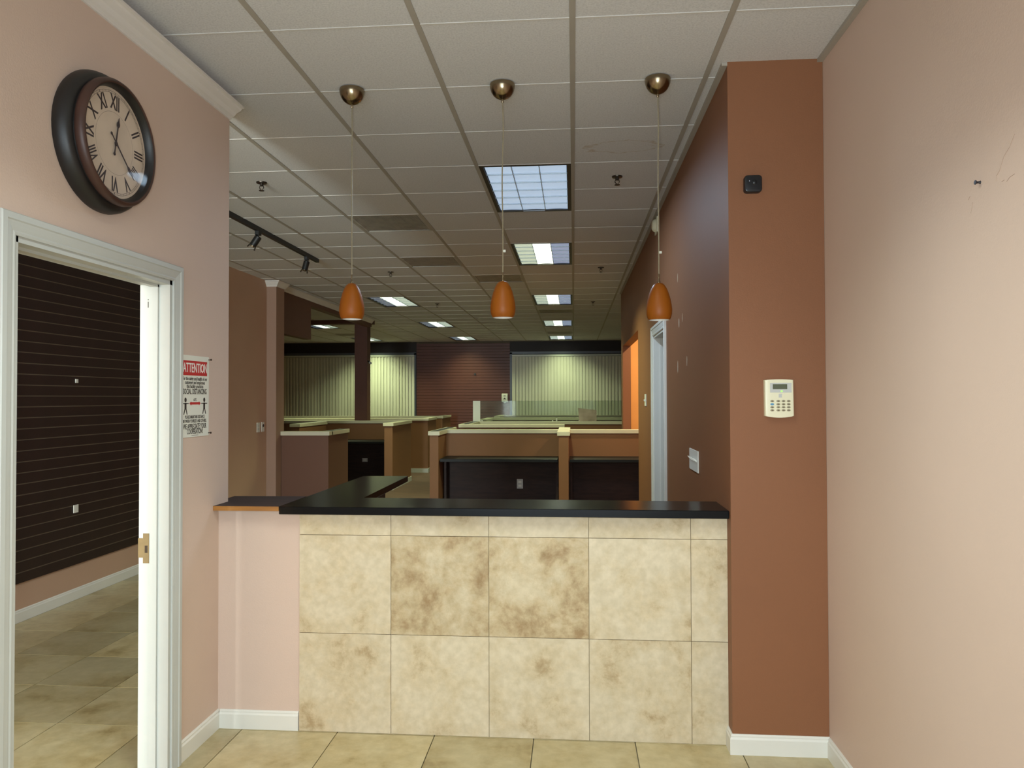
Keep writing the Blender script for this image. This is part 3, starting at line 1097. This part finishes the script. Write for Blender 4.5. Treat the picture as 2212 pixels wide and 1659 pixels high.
gad = thing('wall_camera', (0.7815, YP, 2.432), 'small black rounded square camera high on the brown pillar', 'camera')
m = MB()
gp = []
for cx_, cz_, a0 in ((1, 1, 0), (-1, 1, 90), (-1, -1, 180), (1, -1, 270)):
    for k in range(5):
        t = math.radians(a0 + k * 22.5)
        gp.append((0.7815 + cx_ * 0.023 + 0.0145 * math.cos(t), 0, 2.469 + cz_ * 0.023 + 0.0145 * math.sin(t)))
m.prism(gp, (0, YP - 0.03, 0), (0, YP - 0.0003, 0))
bmesh.ops.bevel(m.bm, geom=[e for e in m.bm.edges if all(abs(v.co.y - (YP - 0.03)) < 1e-5 for v in e.verts)], offset=0.006, segments=3, affect='EDGES', profile=0.5)
m.build('body', 'gadget', gad, smooth=True)
MB().lathe([(0.011, 0.0), (0.010, -0.002), (0, -0.0025)], (0.786, YP - 0.03, 2.474), 'Y', 20).build('lens_cover', 'gadget', gad, smooth='all')
MB().lathe([(0.002, 0.0), (0, -0.001)], (0.7645, YP - 0.03, 2.480), 'Y', 10).build('lens', 'lens', gad)  # bright lens spot, coloured as a flash glint

# ------------------------------------------------------------------ pendant lamps


def pendant(x, y, ztop_shade, wob, clip, label):
    t = thing('pendant_lamp', (x, y, H), label, 'lamp', 'amber pendant lamps over the counter')
    m = MB().lathe([(0, H - 0.0005), (0.0585, H - 0.0005), (0.060, H - 0.006), (0.058, H - 0.020), (0.052, H - 0.038), (0.042, H - 0.053), (0.030, H - 0.063), (0.016, H - 0.070), (0.006, H - 0.073), (0.0055, H - 0.085), (0.004, H - 0.088), (0, H - 0.088)], (x, y, 0), 'Z', 40)
    m.build('canopy', 'nickel', t, smooth=True)
    zs_ = ztop_shade
    pts = []
    for k in range(25):
        u = k / 24
        z = H - 0.085 + (zs_ + 0.03 - (H - 0.085)) * u
        pts.append((x + wob * math.sin(u * math.pi * 3) * (1 - u), y, z))
    m = MB().tube([(p[0] - 0.0014, p[1], p[2]) for p in pts], 0.0016, 6).tube([(p[0] + 0.0014, p[1], p[2]) for p in pts], 0.0016, 6)
    c = m.build('cord', 'cord', t, smooth=True)
    if clip:
        box('cord_clip', 'acrylic_edge', c, x + 0.001, x + 0.014, y - 0.004, y + 0.004, zs_ + 0.135, zs_ + 0.147, bevel=0.0015)
    MB().lathe([(0, zs_ + 0.042), (0.003, zs_ + 0.042), (0.0034, zs_ + 0.012), (0.006, zs_ + 0.008), (0.0065, zs_ - 0.004), (0, zs_ - 0.004)], (x, y, 0), 'Z', 16).build('stem', 'nickel', t, smooth=True)
    hgt = 0.170
    prof_o = [(0.010, 0), (0.0185, -0.003), (0.027, -0.011), (0.037, -0.029), (0.0455, -0.052), (0.0525, -0.079), (0.0575, -0.106), (0.059, -0.125), (0.058, -0.143), (0.0535, -0.160), (0.0475, -hgt)]
    prof_i = [(0.0445, -hgt), (0.0500, -0.158), (0.0515, -0.140), (0.0525, -0.122), (0.045, -0.072), (0.028, -0.024), (0.012, -0.004)]
    m = MB().lathe([(r, zs_ + z) for r, z in prof_o], (x, y, 0), 'Z', 40)
    s = m.build('shade', 'shade', t, smooth='all')
    m = MB().lathe([(0.0475, zs_ - hgt)] + [(r, zs_ + z) for r, z in prof_i], (x, y, 0), 'Z', 40)
    m.build('shade_lining', 'shade_in', s, smooth='all')
    MB().lathe([(0, zs_ - 0.148), (0.015, zs_ - 0.147), (0.030, zs_ - 0.140), (0.034, zs_ - 0.120), (0.020, zs_ - 0.07), (0.012, zs_ - 0.02), (0, zs_ - 0.02)], (x, y, 0), 'Z', 24).build('bulb', 'shade_in', t, smooth='all')
    return t


pendant(-1.046, 3.513, 2.087, 0.001, False, 'amber glass pendant lamp over the bend of the black countertop')
pendant(-0.3265, 3.513, 2.086, 0.004, True, 'amber glass pendant lamp hanging midway between two matching ones')
pendant(0.393, 3.513, 2.067, 0.002, True, 'amber glass pendant lamp closest to the brown pillar')

# ------------------------------------------------------------------ ceiling troffers
ORD = {(-1, -3): 'recessed ceiling light over the entry floor in front of the counter', (-1, 3): 'dim blue-white recessed ceiling light nearest the pendant lamps', (-1, 7): 'recessed ceiling light just behind the dim blue-white one',
       (-1, 13): 'middle recessed ceiling light of the row along the brown wall', (-1, 19): 'recessed ceiling light second from the blinds in the row along the brown wall',
       (-1, 25): 'recessed ceiling light over the white blind at the brown wall row end', (-5, 13): 'recessed ceiling light over the aisle, farthest from the back wall',
       (-5, 19): 'recessed ceiling light over the aisle between two others', (-5, 25): 'recessed ceiling light over the aisle right by the back wall',
       (-9, 19): 'recessed ceiling light seen beneath the brown beam', (-9, 25): 'recessed ceiling light just beyond the brown post'}
for c, r in LIGHTS:
    x0, x1, y0, y1 = gx(c) + BW, gx(c + 1) - BW, gy(r) + 0.006, gy(r + 2) - 0.006
    t = thing('ceiling_light', ((x0 + x1) / 2, (y0 + y1) / 2, H), ORD[(c, r)], 'ceiling light', 'recessed louvered ceiling lights')
    fw = 0.026
    m = MB()
    m.box(x0, x0 + fw, y0, y1, H + 0.001, H + 0.006).box(x1 - fw, x1, y0, y1, H + 0.001, H + 0.006)
    m.box(x0 + fw, x1 - fw, y0, y0 + fw, H + 0.001, H + 0.006).box(x0 + fw, x1 - fw, y1 - fw, y1, H + 0.001, H + 0.006)
    m.build('frame', 'frame', t)
    zt = H + 0.075
    m = MB()
    m.box(x0, x0 + 0.004, y0, y1, H + 0.006, zt + 0.01).box(x1 - 0.004, x1, y0, y1, H + 0.006, zt + 0.01)
    m.box(x0, x1, y0, y0 + 0.004, H + 0.006, zt + 0.01).box(x0, x1, y1 - 0.004, y1, H + 0.006, zt + 0.01)
    m.box(x0, x1, y0, y1, zt + 0.004, zt + 0.01)
    m.build('housing', 'frame', t)
    wx = (x1 - x0 - 2 * fw) / 3
    for k in range(3):
        mt = 'glow_day' if (c, r) == (-1, 3) else ('glow_warm', 'lamp_on', 'glow_cool')[k]  # middle bay is the lamp; side bays glow in place of reflections
        if c < -1 and k != 1:
            mt = ('glow_faint', 'lamp_on', 'glow_warm')[k]
        a = x0 + fw + wx * k
        # curved reflector trough behind the louver
        n = 8
        bm = bmesh.new()
        pr = []
        for q in range(n + 1):
            u = q / n
            pr.append((a + 0.003 + (wx - 0.006) * u, H + 0.017 + 0.003 * math.sin(math.pi * u)))
        lo = [bm.verts.new((px, y0 + 0.005, pz)) for px, pz in pr]
        hi = [bm.verts.new((px, y1 - 0.005, pz)) for px, pz in pr]
        for q in range(n):
            bm.faces.new((lo[q], lo[q + 1], hi[q + 1], hi[q]))
        mb = MB(); mb.bm.free(); mb.bm = bm
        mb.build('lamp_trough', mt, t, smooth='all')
    PW = {(-1, -3): ENTRY_W, (-1, 3): 32.0, (-1, 7): 46.0, (-1, 13): 36.0, (-5, 13): 42.0, (-9, 19): 40.0, (-9, 25): 40.0}.get((c, r), OFFICE_W)
    if True:
        al_ = area('tube_light', ((x0 + x1) / 2, (y0 + y1) / 2, H + 0.002), (0, 0, 0), wx * 0.95, y1 - y0 - 2 * fw, PW, (0.87, 1.0, 0.96) if r < 0 else ((0.6, 0.8, 1.0) if r == 3 else TUBE[:3]), 125 if r != 3 else 170)
    for k in (1, 2):
        xx = x0 + fw + wx * k
        box('louver_blade', 'blade', t, xx - 0.0025, xx + 0.0025, y0 + fw, y1 - fw, H + 0.004, H + 0.016)
    for k in range(1, 6):
        yy = y0 + fw + (y1 - y0 - 2 * fw) * k / 6
        box('louver_blade', 'blade', t, x0 + fw, x1 - fw, yy - 0.002, yy + 0.002, H + 0.004, H + 0.013)

# ------------------------------------------------------------------ vents
VL = {(-3, 5): 'grey dusty ceiling vent panel nearest the pendant lamps', (-3, 8): 'grey dusty ceiling vent panel between two other vents', (-2, 10): 'grey dusty ceiling vent panel behind the middle pendant lamp',
      (-1, 16): 'sooty ceiling vent between the middle lights along the brown wall', (-1, 23): 'sooty ceiling vent just before the last light along the brown wall', (-9, 23): 'sooty ceiling vent seen beneath the brown beam'}
for c, r in VENTS:
    x0, x1, y0, y1 = gx(c) + BW, gx(c + 1) - BW, gy(r) + 0.006, gy(r + 1) - 0.006
    t = thing('ceiling_vent', ((x0 + x1) / 2, (y0 + y1) / 2, H), VL[(c, r)], 'vent', 'ceiling vents')
    m = MB().box(x0, x0 + 0.02, y0, y1, H + 0.002, H + 0.012).box(x1 - 0.02, x1, y0, y1, H + 0.002, H + 0.012)
    m.box(x0 + 0.02, x1 - 0.02, y0, y0 + 0.02, H + 0.002, H + 0.012).box(x0 + 0.02, x1 - 0.02, y1 - 0.02, y1, H + 0.002, H + 0.012)
    m.build('frame', 'vent', t)
    box('backing', 'vent', t, x0, x1, y0, y1, H + 0.010, H + 0.02)
    m = MB()
    for k in range(46):
        a = x0 + 0.022 + (x1 - x0 - 0.044) * k / 45
        m.box(a - 0.001, a + 0.001, y0 + 0.02, y1 - 0.02, H + 0.005, H + 0.010)
    o = m.build('grille_fins', 'vent', t)
    o['kind'] = 'stuff'

# ------------------------------------------------------------------ sprinklers
SPR = [(-2.115, 4.99, 'sprinkler head near the pendant over the counter bend'), (0.296, 5.07, 'sprinkler head beside the dim blue-white ceiling light'),
       (-2.125, 8.69, 'sprinkler head beside the second grey vent panel'), (0.315, 8.62, 'sprinkler head between the ceiling lights and the brown wall'),
       (-2.12, 11.70, 'sprinkler head near the aisle ceiling light farthest from the blinds'), (0.305, 11.71, 'sprinkler head by the middle light along the brown wall')]
for x, y, lb in SPR:
    t = thing('sprinkler', (x, y, H), lb, 'sprinkler', 'ceiling sprinkler heads')
    MB().lathe([(0, H + 0.004), (0.036, H + 0.004), (0.034, H - 0.004), (0.015, H - 0.006), (0, H - 0.006)], (x, y, 0), 'Z', 20).build('escutcheon', 'steel', t, smooth=True)
    m = MB().lathe([(0, H - 0.004), (0.012, H - 0.005), (0.012, H - 0.020), (0.007, H - 0.023), (0, H - 0.023)], (x, y, 0), 'Z', 12)
    for s in (-1, 1):
        m.tube([(x + s * 0.010, y, H - 0.018), (x + s * 0.015, y, H - 0.034), (x, y, H - 0.052)], 0.003, 6)
    m.build('head', 'steel', t, smooth=True)
    MB().lathe([(0, H - 0.050), (0.018, H - 0.052), (0.018, H - 0.055), (0, H - 0.056)], (x, y, 0), 'Z', 14).build('deflector', 'steel', t)

# ------------------------------------------------------------------ track light
trk = thing('track_light', (-2.70, 6.0, H), 'black track light rail with two spot heads on the ceiling', 'track light')
box('rail', 'black_dull', trk, -2.717, -2.683, 4.2, 7.82, H - 0.034, H + 0.0035)
for y, lean in ((6.30, 0.55), (7.49, 0.22)):
    m = MB().box(-2.717, -2.683, y - 0.03, y + 0.03, H - 0.066, H - 0.033)
    m.tube([(-2.70, y, H - 0.066), (-2.70, y, H - 0.105)], 0.010, 8)
    hd = m.build('head', 'black_dull', trk, smooth=True)
    a = Vector((-2.70, y, H - 0.085))
    d = Vector((-math.sin(lean), -0.10, -math.cos(lean))).normalized()
    up = -d
    p0, p1 = a + up * 0.010, a + d * 0.085
    MB().tube([p0, p0 + d * 0.006, p1], [0.022, 0.030, 0.030], 16).build('barrel', 'black_dull', hd, smooth=True)
    MB().tube([p1 - d * 0.002, p1 + d * 0.010], 0.020, 12).build('lamp_face', 'nickel', hd, smooth=True)
    for sgn in (-1, 1):
        e = d.cross(Vector((0, 1, 0))).normalized() * sgn
        MB().tube([p1 + e * 0.028, p1 + e * 0.036 + d * 0.030], 0.006, 6).build('barn_door', 'steel', hd)

# ------------------------------------------------------------------ slatwall on the side wall
sw = thing('slatwall', (XW, 5.0, 0.272), 'dark brown slatwall panel seen through the doorway', 'slatwall')
S0, S1 = 2.4, 7.3
box('backing', 'slat_back', sw, XW + 0.0003, XW + 0.0155, S0, S1, 0.272, 2.72)
pt = 0.0762
sl_me = MB().prism([(0.0157, 0, 0.0), (0.019, 0, 0.0), (0.019, 0, pt - 0.0075), (0.0157, 0, pt - 0.0075)], (0, S0, 0), (0, S1, 0)).mesh('slat', 'slat')
for k in range(32):
    o = bpy.data.objects.new('slat', sl_me)
    COL.objects.link(o)
    o.parent = sw
    o.location = Vector((XW, 0, 0.272 + k * pt)) - wloc(sw)


def plate(name, label, cat, cx_, cz_, wy, hz, x, s, kind):
    """wall plate on an x=const wall facing s"""
    t = thing(name, (x, cx_, cz_ - hz / 2), label, cat)
    a, b_ = sorted((x + s * 0.0003, x + s * 0.006))
    box('cover_plate', 'plastic', t, a, b_, cx_ - wy / 2, cx_ + wy / 2, cz_ - hz / 2, cz_ + hz / 2, bevel=0.001)
    a, b_ = sorted((x + s * 0.0055, x + s * 0.008))
    if kind == 'outlet':
        for dz in (-0.019, 0.019):
            box('socket', 'grey_plastic', t, a, b_, cx_ - 0.016, cx_ + 0.016, cz_ + dz - 0.013, cz_ + dz + 0.013)
    return t


plate('wall_outlet', 'white wall outlet low on the dark slatwall', 'outlet', 5.537, 0.70, 0.055, 0.06, XW + 0.019, 1, 'plain')
plate('wall_outlet', 'small white fitting high on the dark slatwall', 'outlet', 5.537, 1.68, 0.03, 0.03, XW + 0.019, 1, 'plain')
plate('wall_outlet', 'plain white outlet plate on the side wall beside the thermostat', 'outlet', 8.955, 1.187, 0.085, 0.118, XW, 1, 'outlet')
tt = plate('thermostat', 'white thermostat with a dark eye on the side wall next to the pilaster', 'thermostat', 9.085, 1.19, 0.085, 0.118, XW, 1, 'plain')
MB().lathe([(0.02, 0.0055), (0.018, 0.010), (0, 0.011)], (XW, 9.095, 1.205), 'X', 14).build('sensor_eye', 'tack', tt)

# five-gang switch, small switch and strobe on the office right wall
sw5 = thing('switch_panel', (XO, 4.365, 1.125), 'white five-toggle light switch plate on the brown wall', 'light switch')
box('cover_plate', 'plastic', sw5, XO - 0.006, XO - 0.0003, 4.21, 4.515, 1.127, 1.246, bevel=0.001)
for k in range(5):
    yy = 4.26 + k * 0.051
    m = MB().prism([(XO - 0.005, 0, 1.181), (XO - 0.022, 0, 1.200), (XO - 0.022, 0, 1.206), (XO - 0.005, 0, 1.194)], (0, yy - 0.006, 0), (0, yy + 0.006, 0))
    m.build('toggle', 'plastic', sw5)
t = thing('light_switch', (XO, 7.22, 1.455), 'small white light switch beyond the office door', 'light switch')
box('cover_plate', 'plastic', t, XO - 0.006, XO - 0.0003, 7.17, 7.30, 1.458, 1.572, bevel=0.001)
for yy in (7.20, 7.27):
    box('toggle', 'plastic', t, XO - 0.016, XO - 0.0055, yy - 0.005, yy + 0.005, 1.505, 1.522)
t = thing('alarm_strobe', (XO, 6.18, 2.87), 'off-white alarm sounder high on the brown wall by the ceiling', 'alarm')
box('base', 'ivory', t, XO - 0.012, XO - 0.0003, 6.10, 6.26, 2.865, 2.99, bevel=0.002)
MB().lathe([(0, -0.045), (0.03, -0.043), (0.045, -0.034), (0.055, -0.011), (0, -0.011)], (XO, 6.18, 2.93), 'X', 20).build('dome', 'ivory', t, smooth=True)

# repaired spots on the brown wall and scratches on the pink right wall
for yy, zz, hy, hz in ((4.95, 2.02, 0.02, 0.03), (4.80, 2.04, 0.012, 0.028), (5.02, 1.74, 0.018, 0.04), (4.62, 1.76, 0.014, 0.03), (5.0, 2.32, 0.015, 0.03)):
    MB().prism([(0, yy + hy * math.cos(2 * math.pi * k / 12), zz + hz * math.sin(2 * math.pi * k / 12)) for k in range(12)], (XO - 0.0006, 0, 0), (XO - 0.0001, 0, 0)).build('spackle_patch', 'spackle', wall_office)
SCR = [((1.952, 2.19), (1.975, 2.165), (2.00, 2.15), (2.02, 2.12), (2.035, 2.11)), ((1.955, 2.092), (1.975, 2.090), (1.99, 2.083)), ((2.0, 2.090), (2.012, 2.089)), ((2.033, 2.108), (2.037, 2.098)),
       ((2.152, 2.072), (2.158, 2.055), (2.163, 2.045)), ((2.165, 2.093), (2.175, 2.085))]
for s in SCR:
    MB().tube([(XR - 0.0002, a, b_) for a, b_ in s], 0.0007, 5).build('scratch', 'scuff', wall_right)
pin = thing('push_pin', (XR, 2.113, 2.116), 'black push pin stuck in the bare pink wall', 'push pin')
MB().lathe([(0.0045, 0), (0.003, -0.004), (0.003, -0.009), (0.006, -0.012), (0.006, -0.014), (0, -0.0145)], (XR, 2.113, 2.116), 'X', 12).build('grip', 'tack', pin, smooth=True)
MB().lathe([(0.0006, 0.004), (0.0006, -0.001), (0, -0.001)], (XR, 2.113, 2.116), 'X', 6).build('needle', 'steel', pin)

# ------------------------------------------------------------------ office: cubicle half walls
ZW, ZCAP = 1.070, 1.120


def half_wall(name, segs, label, mat='brown', base=True, dark_top=()):
    """segs: list of (x0,x1,y0,y1, cut) wall runs that butt against each other"""
    s0 = segs[0]
    t = thing(name, ((s0[0] + s0[1]) / 2, (s0[2] + s0[3]) / 2, 0), label, 'partition', 'half-height cubicle walls')
    o = 0.018
    for k, (x0, x1, y0, y1) in enumerate(segs):
        box('panel', mat, t, x0, x1, y0, y1, 0.0, ZW)
        dz = 0.0006 * k
        box('cap', 'cream', t, x0 - o, x1 + o, y0 - o, y1 + o, ZW, ZCAP - dz, bevel=0.002)
        if dark_top and k in dark_top:
            box('cap_top_strip', 'cap_dark', t, x0 - o + 0.022, x1 + o - 0.022, y0 - o + 0.022, y1 + o - 0.022, ZCAP - dz, ZCAP - dz + 0.0007)  # thin dark strip on the cap top, cream edge left free
        if base:
            box('baseboard', 'white', t, x0 - 0.011, x1 + 0.011, y0 - 0.011, y1 + 0.011, 0.0, 0.085)
    return t


M['cub'] = simple('cubicle_terracotta', rgb(128, 88, 58), 0.6, var=0.05, vscale=1.5, bump=0.1, bscale=160, spec=0.3)
half_wall('cubicle_wall', [(-1.805, -1.695, 9.42, 10.78), (-0.185, -0.065, 9.36, 10.72), (-1.695, 0.95, 10.0, 10.1)], 'terracotta half wall with a middle divider and cream cap behind the counter', 'cub', dark_top=(0,))
half_wall('cubicle_wall', [(-1.80, -0.16, 11.92, 12.02), (-1.80, -1.68, 12.02, 13.45), (-1.68, 2.58, 13.34, 13.45)], 'terracotta half wall carrying the clear acrylic screen', 'cub', dark_top=(1,))
half_wall('cubicle_wall', [(-1.80, -1.69, 14.55, 15.9), (-1.69, 2.58, 15.8, 15.9)], 'terracotta half wall right behind the acrylic screen', 'cub')
half_wall('cubicle_wall', [(-1.78, -1.67, 17.1, 18.4), (-1.67, 2.58, 17.9, 18.0)], 'terracotta half wall closest to the white blind beside the soap dispenser', 'cub')
half_wall('cubicle_wall', [(-3.70, -3.09, 9.365, 9.475), (-3.19, -3.09, 9.475, 10.2)], 'brown half wall joined to the tan pilaster', 'brown', dark_top=(1,))
half_wall('cubicle_wall', [(-3.165, -3.025, 12.5, 13.95), (-4.60, -4.46, 12.05, 13.40), (-7.9, -3.165, 13.82, 13.93)], 'tan half wall with cream end post standing in front of the brown post', 'cub')
half_wall('cubicle_wall', [(-7.9, -3.0, 15.45, 15.56), (-3.11, -3.0, 15.56, 16.4)], 'tan half wall with white baseboard between two other aisle half walls', 'cub')
half_wall('cubicle_wall', [(-7.9, -3.0, 17.2, 17.31), (-3.11, -3.0, 17.31, 18.35)], 'tan half wall nearest the slatted back wall on the aisle', 'cub', dark_top=(1,))


def desk(x0, x1, y0, y1, label):
    t = thing('desk', ((x0 + x1) / 2, (y0 + y1) / 2, 0), label, 'desk', 'built-in cubicle desks')
    box('desktop', 'desk_black', t, x0, x1, y0, y1, 0.735, 0.772, bevel=0.002)
    box('modesty_panel', 'espresso', t, x0 + 0.0, x1, y1 - 0.02, y1, 0.0, 0.735)
    box('leg', 'espresso', t, x0, x0 + 0.03, y0 + 0.3, y1 - 0.02, 0, 0.735)
    box('leg', 'espresso', t, x1 - 0.03, x1, y0 + 0.3, y1 - 0.02, 0, 0.735)
    return t


desk(-1.68, -0.20, 9.45, 9.985, 'black built-in desk left of the middle divider')
desk(-0.05, 0.94, 9.45, 9.985, 'black built-in desk between the middle divider and brown wall')
desk(-4.44, -3.19, 13.15, 13.80, 'black built-in desk in front of the brown post')


def plate_y(label, x0, x1, z0, z1, y):
    t = thing('wall_outlet', ((x0 + x1) / 2, y, z0), label, 'outlet')
    box('cover_plate', 'grey_plastic', t, x0, x1, y - 0.005, y - 0.0003, z0, z1, bevel=0.001)
    for k in (0.3, 0.7):
        zc = z0 + (z1 - z0) * k
        box('socket', 'plastic', t, x0 + 0.02, x1 - 0.02, y - 0.007, y - 0.0045, zc - 0.014, zc + 0.014)
    return t


plate_y('grey outlet plate under the black desk left of the divider', -0.748, -0.668, 0.345, 0.47, 9.965)
plate_y('grey outlet plate under the black desk before the brown post', -3.905, -3.80, 0.36, 0.43, 13.78)

# acrylic screen on the second half wall
scr = thing('acrylic_screen', (-0.3, 13.39, ZCAP), 'clear acrylic screen standing on a cubicle half wall', 'screen')
box('sheet', 'acrylic', scr, -1.65, 0.95, 13.392, 13.398, ZCAP, 1.484)
box('side_sheet', 'acrylic_edge', scr, -1.785, -1.655, 13.392, 13.398, ZCAP, 1.484)['label'] = 'white end strip'
MB().prism([(0.075, 13.33, 1.355), (0.40, 13.375, 1.318), (0.40, 13.375, ZCAP), (0.10, 13.33, ZCAP)], (0, 0, 0), (0, 0.004, 0)).build('filmed_panel', 'acrylic_film', scr)
for xx in (-0.37, -0.30, 0.10, -1.62):
    box('foot', 'acrylic_edge', scr, xx - 0.012, xx + 0.012, 13.365, 13.391, ZCAP, ZCAP + (0.055 if xx == -0.30 else 0.02))

# small camera clamped to the brown post
t = thing('post_camera', (-3.865, 14.02, 2.22), 'tiny black bracket with a ring lens on the brown post', 'camera')
MB().tube([(-3.866, 14.02, 2.235), (-3.835, 13.99, 2.22), (-3.815, 13.97, 2.208)], 0.012, 8).build('bracket', 'black_dull', t, smooth=True)
MB().tube([(-3.817, 13.97, 2.210), (-3.785, 13.95, 2.190)], 0.02, 12).build('lens_ring', 'grey_plastic', t, smooth=True)

# ------------------------------------------------------------------ back wall: slatwall, blinds, dispenser
sb = thing('slatwall', (-2.9, YB, 0), 'maroon slatwall between the two white vertical blinds', 'slatwall')
bx0, bx1 = -4.14, -1.66
box('backing', 'slat_back', sb, bx0, bx1, YB - 0.010, YB - 0.0003, 0.0, H - 0.01)
fs_me = MB().prism([(0, -0.0101, 0), (0, -0.021, 0), (0, -0.021, pt - 0.010), (0, -0.0101, pt - 0.004)], (bx0, 0, 0), (bx1, 0, 0)).mesh('slat', 'slat_far')
for k in range(39):
    o = bpy.data.objects.new('slat', fs_me)
    COL.objects.link(o)
    o.parent = sb
    o.location = Vector((0, YB, 0.005 + k * pt)) - wloc(sb)


def blind(x0, x1, ztop, label, pitch=0.082):
    t = thing('vertical_blind', ((x0 + x1) / 2, YB - 0.06, 0.5), label, 'blind', 'white vertical blinds on the back wall')
    box('headrail', 'rail', t, x0, x1, YB - 0.075, YB - 0.035, ztop - 0.045, ztop, bevel=0.002)
    n = int((x1 - x0) / pitch)
    for k in range(n):
        cx_ = x0 + (k + 0.5) * (x1 - x0) / n
        a = math.radians(14 + random.uniform(-5, 5))
        hw = 0.0445
        bm = bmesh.new()
        pts_ = []
        for q in range(5):
            u = -1 + q * 0.5
            px = u * hw
            py = 0.006 * (1 - u * u)
            pts_.append((cx_ + px * math.cos(a) - py * math.sin(a), YB - 0.055 - px * math.sin(a) - py * math.cos(a)))
        f0 = [bm.verts.new((x, y, 0.5)) for x, y in pts_]
        f1 = [bm.verts.new((x, y, ztop - 0.05)) for x, y in pts_]
        b0 = [bm.verts.new((x, y + 0.0012, 0.5)) for x, y in pts_]
        b1 = [bm.verts.new((x, y + 0.0012, ztop - 0.05)) for x, y in pts_]
        for q in range(4):
            bm.faces.new((f0[q], f0[q + 1], f1[q + 1], f1[q]))
            bm.faces.new((b0[q + 1], b0[q], b1[q], b1[q + 1]))
        for q in (0, 4):
            bm.faces.new((f0[q], f1[q], b1[q], b0[q]))
        mb = MB(); mb.bm.free(); mb.bm = bm
        mb.build('vane', 'vane', t)
    return t


blind(-7.75, -4.19, 2.675, 'wide white vertical blind behind the brown post')
blind(-1.60, 2.30, 2.66, 'white vertical blind between the maroon slatwall and brown wall')
for n, (a, b_) in enumerate(((-7.86, -4.15), (-1.66, 2.36))):
    m = MB()
    for x in (a, b_ - 0.06):
        m.box(x, x + 0.06, YB - 0.03, YB - 0.0003, 0.45, 2.72)
    m.box(a, b_, YB - 0.03, YB - 0.0003, 2.68, 2.74)
    m.box(a, b_, YB - 0.03, YB - 0.0003, 0.40, 0.46)
    wn = struct(m.build('window_%d' % (n + 3), 'win_frame'))
    box('pane', 'pane', wn, a + 0.06, b_ - 0.06, YB - 0.012, YB - 0.006, 0.46, 2.68)

t = thing('soap_dispenser', (-1.79, YB - 0.021, 1.40), 'white soap dispenser on the maroon slatwall beside the blind', 'dispenser')
m = MB().box(-1.872, -1.715, YB - 0.11, YB - 0.0212, 1.42, 1.645)
m.bevel(0.018, 3)
m.build('body', 'plastic', t, smooth=True)
box('logo_patch', 'legend', t, -1.82, -1.765, YB - 0.1112, YB - 0.110, 1.575, 1.595)
MB().prism([(-1.83, 0, 1.495), (-1.755, 0, 1.495), (-1.7925, 0, 1.545)], (0, YB - 0.1112, 0), (0, YB - 0.110, 0)).build('sight_window', 'legend', t)
box('nozzle', 'plastic', t, -1.82, -1.765, YB - 0.10, YB - 0.05, 1.395, 1.425)
t = thing('wall_fitting', (-2.58, YB - 0.021, 2.15), 'small dark fitting in the light pool on the maroon slatwall', 'fitting')
MB().lathe([(0, -0.05), (0.025, -0.05), (0.03, -0.0212), (0, -0.0212)], (-2.58, YB, 2.16), 'Y', 12).build('knob', 'tack', t)

# ------------------------------------------------------------------ lamp of the alcove
al = thing('alcove_downlight', (1.6, 9.5, H), 'round downlight in the orange alcove ceiling', 'ceiling light')
MB().lathe([(0.085, H + 0.003), (0.085, H - 0.004), (0.065, H - 0.004), (0.06, H + 0.003)], (1.6, 9.5, 0), 'Z', 24).build('trim_ring', 'white', al)
MB().lathe([(0.062, H + 0.001), (0, H + 0.001)], (1.6, 9.5, 0), 'Z', 24).build('bulb_face', 'shade_in', al)
pl = bpy.data.lights.new('alcove_lamp', 'AREA')
pl.shape = 'DISK'
pl.size = 0.11
pl.energy = 72
pl.color = (1.0, 0.80, 0.52)
po = bpy.data.objects.new('alcove_lamp', pl)
COL.objects.link(po)
po.location = (1.6, 9.5, H - 0.01)
